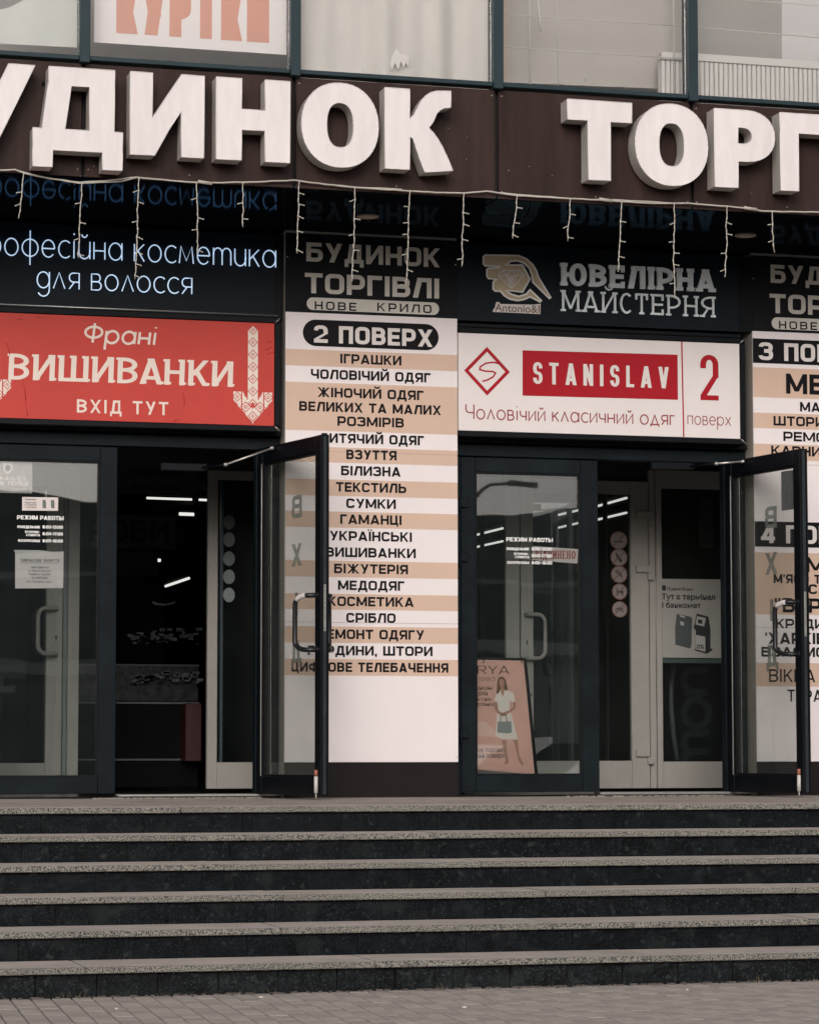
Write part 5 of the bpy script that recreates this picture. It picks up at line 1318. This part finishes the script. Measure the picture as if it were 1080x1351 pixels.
# prohibition stickers
rr_ = mat('ring_rust', (.20, .09, .07), .6); pk = mat('sticker_dull_pink', (.27, .235, .225), .6)
names = ['no smoking', 'no bottles', 'no ice cream', 'no dogs', 'no bicycles']
for k, (u, v) in enumerate(((815.7, 713), (816, 735.5), (816.3, 757.7), (817, 780.5), (817, 804))):
    Yq = IY+.0165; c = at(u, v, Yq); R_ = at(827, v, Yq).x-c.x
    t = thing('prohibition_sticker', 'round %s sticker, %s of five on the inner door' % (names[k], ['topmost', 'second from top', 'middle one', 'second from bottom', 'lowest'][k]), 'sticker', tuple(c), 'round prohibition stickers')
    me = bpy.data.meshes.new('disc'); me.from_pydata([(c.x+R_*.92*math.cos(a*PI/14), Yq, c.z+R_*.92*math.sin(a*PI/14)) for a in range(28)], [], [list(range(28))]); finish(obj('disc', me, pk, t), t)
    G = ring(0, 0, R_*1.02, R_*1.02, R_*.06, R_*.06, 2.0, 30)+stroke([(-R_*.62, -R_*.62), (R_*.62, R_*.62)], R_*.06, R_*.06)
    me = union_mesh('ring', [G], lambda a, b, d: (c.x+a, Yq-.003, c.z+b)); finish(obj('ring', me, rr_, t), t)
    pic = {0: [rect(-.55, -.22, .5, -.08)], 1: [[(-.45, .45), (-.3, .55), (.05, .1), (.45, -.35), (.2, -.6), (-.2, -.1)]], 2: [[(-.15, .1), (.2, .25), (.45, -.5)]]+ring(-.25, .3, .22, .22, .05, .05, 2, 12),
           3: [[(-.5, .45), (-.25, .3), (-.2, .05), (.35, .1), (.5, .25), (.45, -.5), (.3, -.5), (.25, -.15), (-.15, -.15), (-.2, -.5), (-.35, -.5), (-.35, .15)]], 4: ring(-.35, -.1, .24, .24, .04, .04, 2, 14)+ring(.35, -.1, .24, .24, .04, .04, 2, 14)+stroke([(-.35, -.1), (-.1, .2), (.2, .2), (.35, -.1)], .05, .05)+stroke([(-.1, .2), (0, -.1), (.2, .2)], .05, .05)}[k]
    me = union_mesh('pictogram', [[[(a*R_, b*R_) for a, b in p] for p in pic]], lambda a, b, d: (c.x+a, Yq-.0015, c.z+b)); finish(obj('pictogram', me, dk, t), t)
# bank poster in the fixed light
YK = IY+.012
t = sheet('bank_poster', [(864, 763.5), (952.7, 764.5), (955, 868.5), (865.5, 867.5)], mat('poster_grey', (.34, .33, .30), .6), YK, 'grey bank poster showing two payment terminals in the inner window on the right', 'poster')
flat('green_band', [(865.5, 868.6), (955, 869.5), (955, 875.5), (865.5, 874.6)], mat('dark_green_print', (.035, .06, .055), .6), t, YK-.001)
kd = mat('poster_black', (.018, .02, .022), .6)
wfont('ПриватБанк', 879.5, 914, 775.2, 779, YK-.0015, kd, t, bold=.015)
flat('logo_mark', [(872, 772.3), (878, 772.3), (878, 779.2), (872, 779.2)], kd, t, YK-.0015)
wfont('Тут є термінал', 872.5, 943, 784, 791, YK-.0015, kd, t, bold=.028); wfont('і банкомат', 873, 924, 795.3, 802, YK-.0015, kd, t, bold=.028)
def kz_(pts, m, name, y=YK-.0015): return flat(name, [(860+a/10.8, 760+b/10.8) for a, b in pts], m, t, y)
k1 = mat('poster_slate', (.06, .075, .075), .6); k2 = mat('poster_light', (.40, .40, .38), .6)
kz_([(350, 540), (545, 580), (570, 600), (560, 980), (545, 1035), (330, 980), (325, 740)], k1, 'terminal_print'); kz_([(395, 555), (470, 580), (465, 600), (390, 575)], k2, 'terminal_screen', YK-.003); kz_([(400, 645), (455, 660), (450, 710), (400, 695)], k2, 'terminal_screen', YK-.003)
kz_([(635, 535), (800, 580), (830, 760), (830, 1030), (870, 1050), (780, 1110), (600, 1060), (620, 1030), (620, 780), (590, 740)], kd, 'terminal_print'); kz_([(640, 572), (765, 600), (740, 720), (615, 690)], k2, 'terminal_screen', YK-.003); kz_([(622, 840), (755, 865), (757, 1080), (625, 1045)], k2, 'terminal_screen', YK-.003)
kz_([(655, 615), (715, 630), (710, 685), (650, 670)], kd, 'terminal_logo', YK-.0045)
wfont('0%', 919, 928.5, 850.5, 856, YK-.0045, kd, t, bold=.02)
# dark "mono" boards behind the glass
def vert_text(s, uc, v0, v1, wpx, y, m, parent, stl):
    c0 = at(uc, v1, y); Lz = at(uc, v0, y).z-c0.z; wx = at(uc+wpx/2, (v0+v1)/2, y).x-at(uc-wpx/2, (v0+v1)/2, y).x
    L = laylow(s, Lz, wx, .25, True); G = []
    for p in L: G += stroke(p, wx*.13, wx*.13, math.hypot(p[0][0]-p[-1][0], p[0][1]-p[-1][1]) < 1e-6)
    me = union_mesh('lettering', [G], lambda a, b, d: (c0.x+wx/2-b, y, c0.z+a)); finish(obj('lettering', me, m, parent), parent)
YM = IY+.55
t = sheet('terminal_side_panel', [(868, 876), (950, 876), (951, 1012), (869, 1012)], mat('near_black_panel', (.003, .004, .006), .7, spec=.05), YM, 'black terminal panel with large dim upright lettering low in the inner window', 'panel')
vert_text('топ', 919, 884, 1016, 33, YM-.002, mat('dim_lettering', (.026, .028, .036), .6, spec=.1), t, None)
MB().tube([tuple(at(u, v, YM-.03)) for u, v in ((888, 876), (885, 905), (885, 935), (888, 970), (893, 1003))], .022, 8).build('curved_rim', mat('dim_grey_rim', (.10, .12, .125), .4), t)
t = sheet('dark_panel', [(922, 655), (940, 656), (940, 724), (921, 723)], mat('dim_panel', (.03, .032, .035), .5), YM, 'dim grey upright panel high in the inner window', 'panel')
vert_text('топо', 932, 671, 712, 8, YM-.002, mat('dim_dark_print', (.008, .008, .01), .6), t, None)
# ================================================================== things deep inside
def lamp(u0, v0, u1, v1, lab, z=2.95, r=.022):
    P, Q = at(u0, v0, z=z), at(u1, v1, z=z)
    for A in (P, Q): A.y = min(A.y, 27)
    t = thing('ceiling_lamp', lab, 'lamp', tuple((P+Q)/2), 'tube lamps on the shop ceiling')
    MB().tube([tuple(P), tuple(Q)], r, 8).build('lamp_tube', M['tube'], t)
    MB().tube([(P.x, P.y, z+.055), (Q.x, Q.y, z+.055)], .03, 6).build('lamp_housing', M['interior'], t)
lamp(193.5, 657, 253, 659, 'long level tube lamp seen through the open left doorway', r=.012)
lamp(262.5, 659.3, 274, 659.8, 'short end of a tube lamp beside the dotted inner leaf', r=.012)
lamp(236.5, 678, 255.5, 678.7, 'short level tube lamp below the long one in the left doorway', r=.018)
lamp(218.5, 773.4, 249, 763, 'slanting tube lamp low in the left doorway', r=.018, z=2.6)
lamp(200.5, 739.3, 212, 739.3, 'tiny level tube lamp above the cabinet in the left doorway', r=.018, z=2.5)
for i, (a, b, c, d) in enumerate(((627, 706, 663, 697), (627, 722, 663, 714), (733, 680.2, 762, 673.3), (733, 697, 762, 690.2), (787, 668, 826, 657), (787, 685.8, 826, 676.5))):
    lamp(a, b, c, d, ['upper slanting tube lamp at the left of the shut right door glass', 'lower slanting tube lamp at the left of the shut right door glass', 'upper slanting tube lamp at the right of the shut door glass', 'lower slanting tube lamp at the right of the shut door glass',
                      'upper slanting tube lamp over the prohibition stickers', 'lower slanting tube lamp over the prohibition stickers'][i], r=.013)
for k, (v, y_) in enumerate(((668, 26.6), (684, 26.9), (704, 27.2))):
    q0, q1 = at(150, v, y_), at(282, v+3, y_)
    box('ceiling_beam', mat('dim_grey_beam', (.16, .18, .19), .6), store, q0.x, q1.x, y_, y_+.3, q0.z-.09, q0.z+.09)
    q0, q1 = at(610, v, y_), at(840, v+3, y_)
    box('ceiling_beam', mat('dim_grey_beam', (.16, .18, .19), .6), store, q0.x, q1.x, y_, y_+.3, q0.z-.09, q0.z+.09)
for k, (u, w_) in enumerate(((637, 2), (752, 3), (735, 1.5), (800, 2))):
    q0, q1 = at(u, 800, 6.5), at(u+w_, 800, 6.5)
    box('interior_post', mat('dim_grey_post', (.10, .11, .11), .6), store, q0.x, q1.x, 6.5, 6.6, .012, 3.04)
# dim hanging boards with dark words
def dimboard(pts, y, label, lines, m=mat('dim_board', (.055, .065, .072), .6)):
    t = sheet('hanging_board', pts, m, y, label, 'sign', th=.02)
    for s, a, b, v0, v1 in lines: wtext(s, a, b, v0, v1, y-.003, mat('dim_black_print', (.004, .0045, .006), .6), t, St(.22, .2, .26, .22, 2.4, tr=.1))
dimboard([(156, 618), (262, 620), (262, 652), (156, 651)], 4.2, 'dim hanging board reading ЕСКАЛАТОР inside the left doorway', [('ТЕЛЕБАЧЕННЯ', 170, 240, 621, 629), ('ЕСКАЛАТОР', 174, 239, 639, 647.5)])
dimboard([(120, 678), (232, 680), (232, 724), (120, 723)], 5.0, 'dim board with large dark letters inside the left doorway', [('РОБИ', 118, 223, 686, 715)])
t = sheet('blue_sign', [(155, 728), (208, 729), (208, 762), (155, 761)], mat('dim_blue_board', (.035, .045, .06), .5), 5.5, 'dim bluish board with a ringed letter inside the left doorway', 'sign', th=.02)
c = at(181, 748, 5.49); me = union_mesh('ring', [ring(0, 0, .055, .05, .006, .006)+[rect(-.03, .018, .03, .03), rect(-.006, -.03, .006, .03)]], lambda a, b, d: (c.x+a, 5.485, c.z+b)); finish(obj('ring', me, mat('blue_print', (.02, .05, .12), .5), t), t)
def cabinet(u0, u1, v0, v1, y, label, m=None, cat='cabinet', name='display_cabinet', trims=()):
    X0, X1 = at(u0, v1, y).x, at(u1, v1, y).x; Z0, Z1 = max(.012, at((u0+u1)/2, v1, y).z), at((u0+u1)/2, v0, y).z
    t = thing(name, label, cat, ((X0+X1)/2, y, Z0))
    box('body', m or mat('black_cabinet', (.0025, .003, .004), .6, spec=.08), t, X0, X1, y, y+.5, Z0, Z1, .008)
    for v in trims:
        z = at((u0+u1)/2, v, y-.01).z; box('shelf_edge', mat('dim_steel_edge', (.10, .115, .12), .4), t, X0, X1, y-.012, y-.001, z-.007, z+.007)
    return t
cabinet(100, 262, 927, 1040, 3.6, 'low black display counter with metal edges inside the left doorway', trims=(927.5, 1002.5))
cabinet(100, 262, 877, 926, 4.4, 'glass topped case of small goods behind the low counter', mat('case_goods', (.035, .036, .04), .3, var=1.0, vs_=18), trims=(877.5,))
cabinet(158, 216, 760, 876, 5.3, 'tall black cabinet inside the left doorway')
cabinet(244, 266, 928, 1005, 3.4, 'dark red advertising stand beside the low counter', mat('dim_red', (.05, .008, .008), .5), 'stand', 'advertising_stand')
gd = MB(); rr = random.Random(5)
for k in range(90):
    u, v = rr.uniform(165, 262), rr.choice([rr.uniform(832, 850), rr.uniform(888, 902)]); q = at(u, v, 4.3); s_ = rr.uniform(.006, .03)
    gd.box(q.x, q.x+s_*2, 4.3, 4.33, q.z, q.z+s_)
gd = gd.build('small_goods', mat('small_goods', (.11, .13, .13), .3, var=.9, vs_=25), None); gd['kind'] = 'stuff'
ch = MB().tube([tuple(at(u, v, 4.6)) for u, v in ((201, 794), (206, 797), (215, 798), (226, 796.5), (231, 794))], .012, 6).build('chair_back_rail', M['steel'], None); tag(ch, 'curved pale rail glinting inside the left doorway', 'rail')
# ================================================================== across the street (seen only as reflections)
og = mat('opposite_cladding', (.055, .068, .07), .7, var=.7, vs_=.4)
hall = thing('market_hall', 'dark arched market hall across the street reflected in the door glass', 'building', (0, -62, GZ))
mb = MB(); n = 24; pr = [(-60+120*k/n, GZ+7.6+1.9*math.sin(PI*((k*3/n) % 1.0))) for k in range(n+1)]
mb.prism([(-60, GZ)]+pr+[(60, GZ)], lambda a, b, d: (a, -62+d, b), 0, -20); mb.build('body', og, hall)
for k in range(12):
    box('shopfront', mat('opposite_windows', (.12, .13, .13), .2), hall, -55+k*9.5, -49+k*9.5, -61.99, -61.9, GZ+.4, GZ+3.2)
for k in range(22):
    box('column', mat('opposite_column', (.22, .23, .22), .7), hall, -58+k*5.4, -57.6+k*5.4, -61.88, -61.6, GZ, GZ+6.2)
box('band', mat('opposite_band', (.42, .42, .40), .6), hall, -60, 60, -61.55, -61.4, GZ+3.5, GZ+3.9)
box('band', mat('opposite_band', (.42, .42, .40), .6), hall, -60, 60, -61.55, -61.4, GZ+6.3, GZ+6.45)
bl = thing('tall_block', 'grey apartment block beyond the market hall', 'building', (-45, -110, GZ))
box('body', mat('grey_block', (.16, .155, .15), .8, var=.1, vs_=.4), bl, -80, -30, -120, -105, GZ, 24)
def street_lamp(x, y, lab):
    t = thing('street_lamp', lab, 'street lamp', (x, y, GZ), 'street lamps across the road')
    mb = MB(); mb.tube([(x, y, GZ), (x, y, GZ+7.5)], .09, 10, r1=.05); mb.build('pole', M['joint'], t)
    mb = MB(); mb.tube([(x, y, GZ+7.5), (x+.5, y, GZ+7.9), (x+1.2, y, GZ+8)], .04, 8); mb.box(x+1.1, x+1.8, y-.12, y+.12, GZ+7.93, GZ+8.05, .02); mb.build('lamp_head', M['joint'], t)
kr = random.Random(9)
for k in range(11):  # kiosks added out of view to put detail into the door glass reflections
    kx, ky, kh, kw = -30+k*7.3, -52+kr.uniform(-4, 4), kr.uniform(2.2, 4.6), kr.uniform(1.6, 3)
    t = thing('reflection_kiosk', 'added flat roofed stall giving the door glass more to reflect', 'reflection_kiosk', (kx, ky, GZ), 'kiosks added for the reflections')
    c_ = kr.choice([(.30, .31, .30), (.06, .09, .08), (.16, .10, .08), (.45, .45, .42)])
    box('body', mat('kiosk_paint_%d' % int(c_[0]*100), c_, .6), t, kx-kw, kx+kw, ky-2, ky, GZ, GZ+kh)
    box('awning', mat('kiosk_awning', (.5, .5, .47), .6), t, kx-kw-.2, kx+kw+.2, ky+.001, ky+.8, GZ+kh-.35, GZ+kh-.2)
    box('hatch', M['joint'], t, kx-kw*.7, kx+kw*.6, ky+.001, ky+.02, GZ+.9, GZ+kh-.5)
street_lamp(20.5, -48, 'tall dark street lamp across the road, the right one'); street_lamp(-9, -48, 'tall dark street lamp across the road, the left one')
def car(x, y, lab, col, flip=1):
    t = thing('parked_car', lab, 'car', (x, y, GZ), 'cars parked across the street'); cm_ = mat('car_paint_'+str(int(x+50)), col, .2, spec=.6)
    prof = [(-2.1, .35), (-2.15, .7), (-1.3, .9), (-.6, 1.4), (.9, 1.42), (1.7, .95), (2.15, .85), (2.2, .35)]
    mb = MB(); mb.prism(prof, lambda a, b, d: (x+a*flip, y+d, GZ+b), -.85, .85); mb.build('body', cm_, t)
    mb = MB(); mb.prism([(-1.15, .92), (-.55, 1.33), (.85, 1.35), (1.5, .95)], lambda a, b, d: (x+a*flip, y+d, GZ+b), -.855, .855); mb.build('window', M['soffit'], t)
    for wx in (-1.35, 1.35):
        for s_ in (-1, 1):
            MB().cyl((x+wx, y+s_*.66, GZ+.33), (x+wx, y+s_*.87, GZ+.33), .33, 20).build('wheel', M['joint'], t)
car(11.5, -9.5, 'dark car parked near the steps beyond the right edge of the picture', (.012, .014, .017))
car(17, -33, 'dark parked car across the street', (.01, .012, .015)); car(5, -34, 'grey parked car across the street', (.10, .10, .10), -1); car(-4, -33, 'silver parked car across the street', (.3, .3, .3))
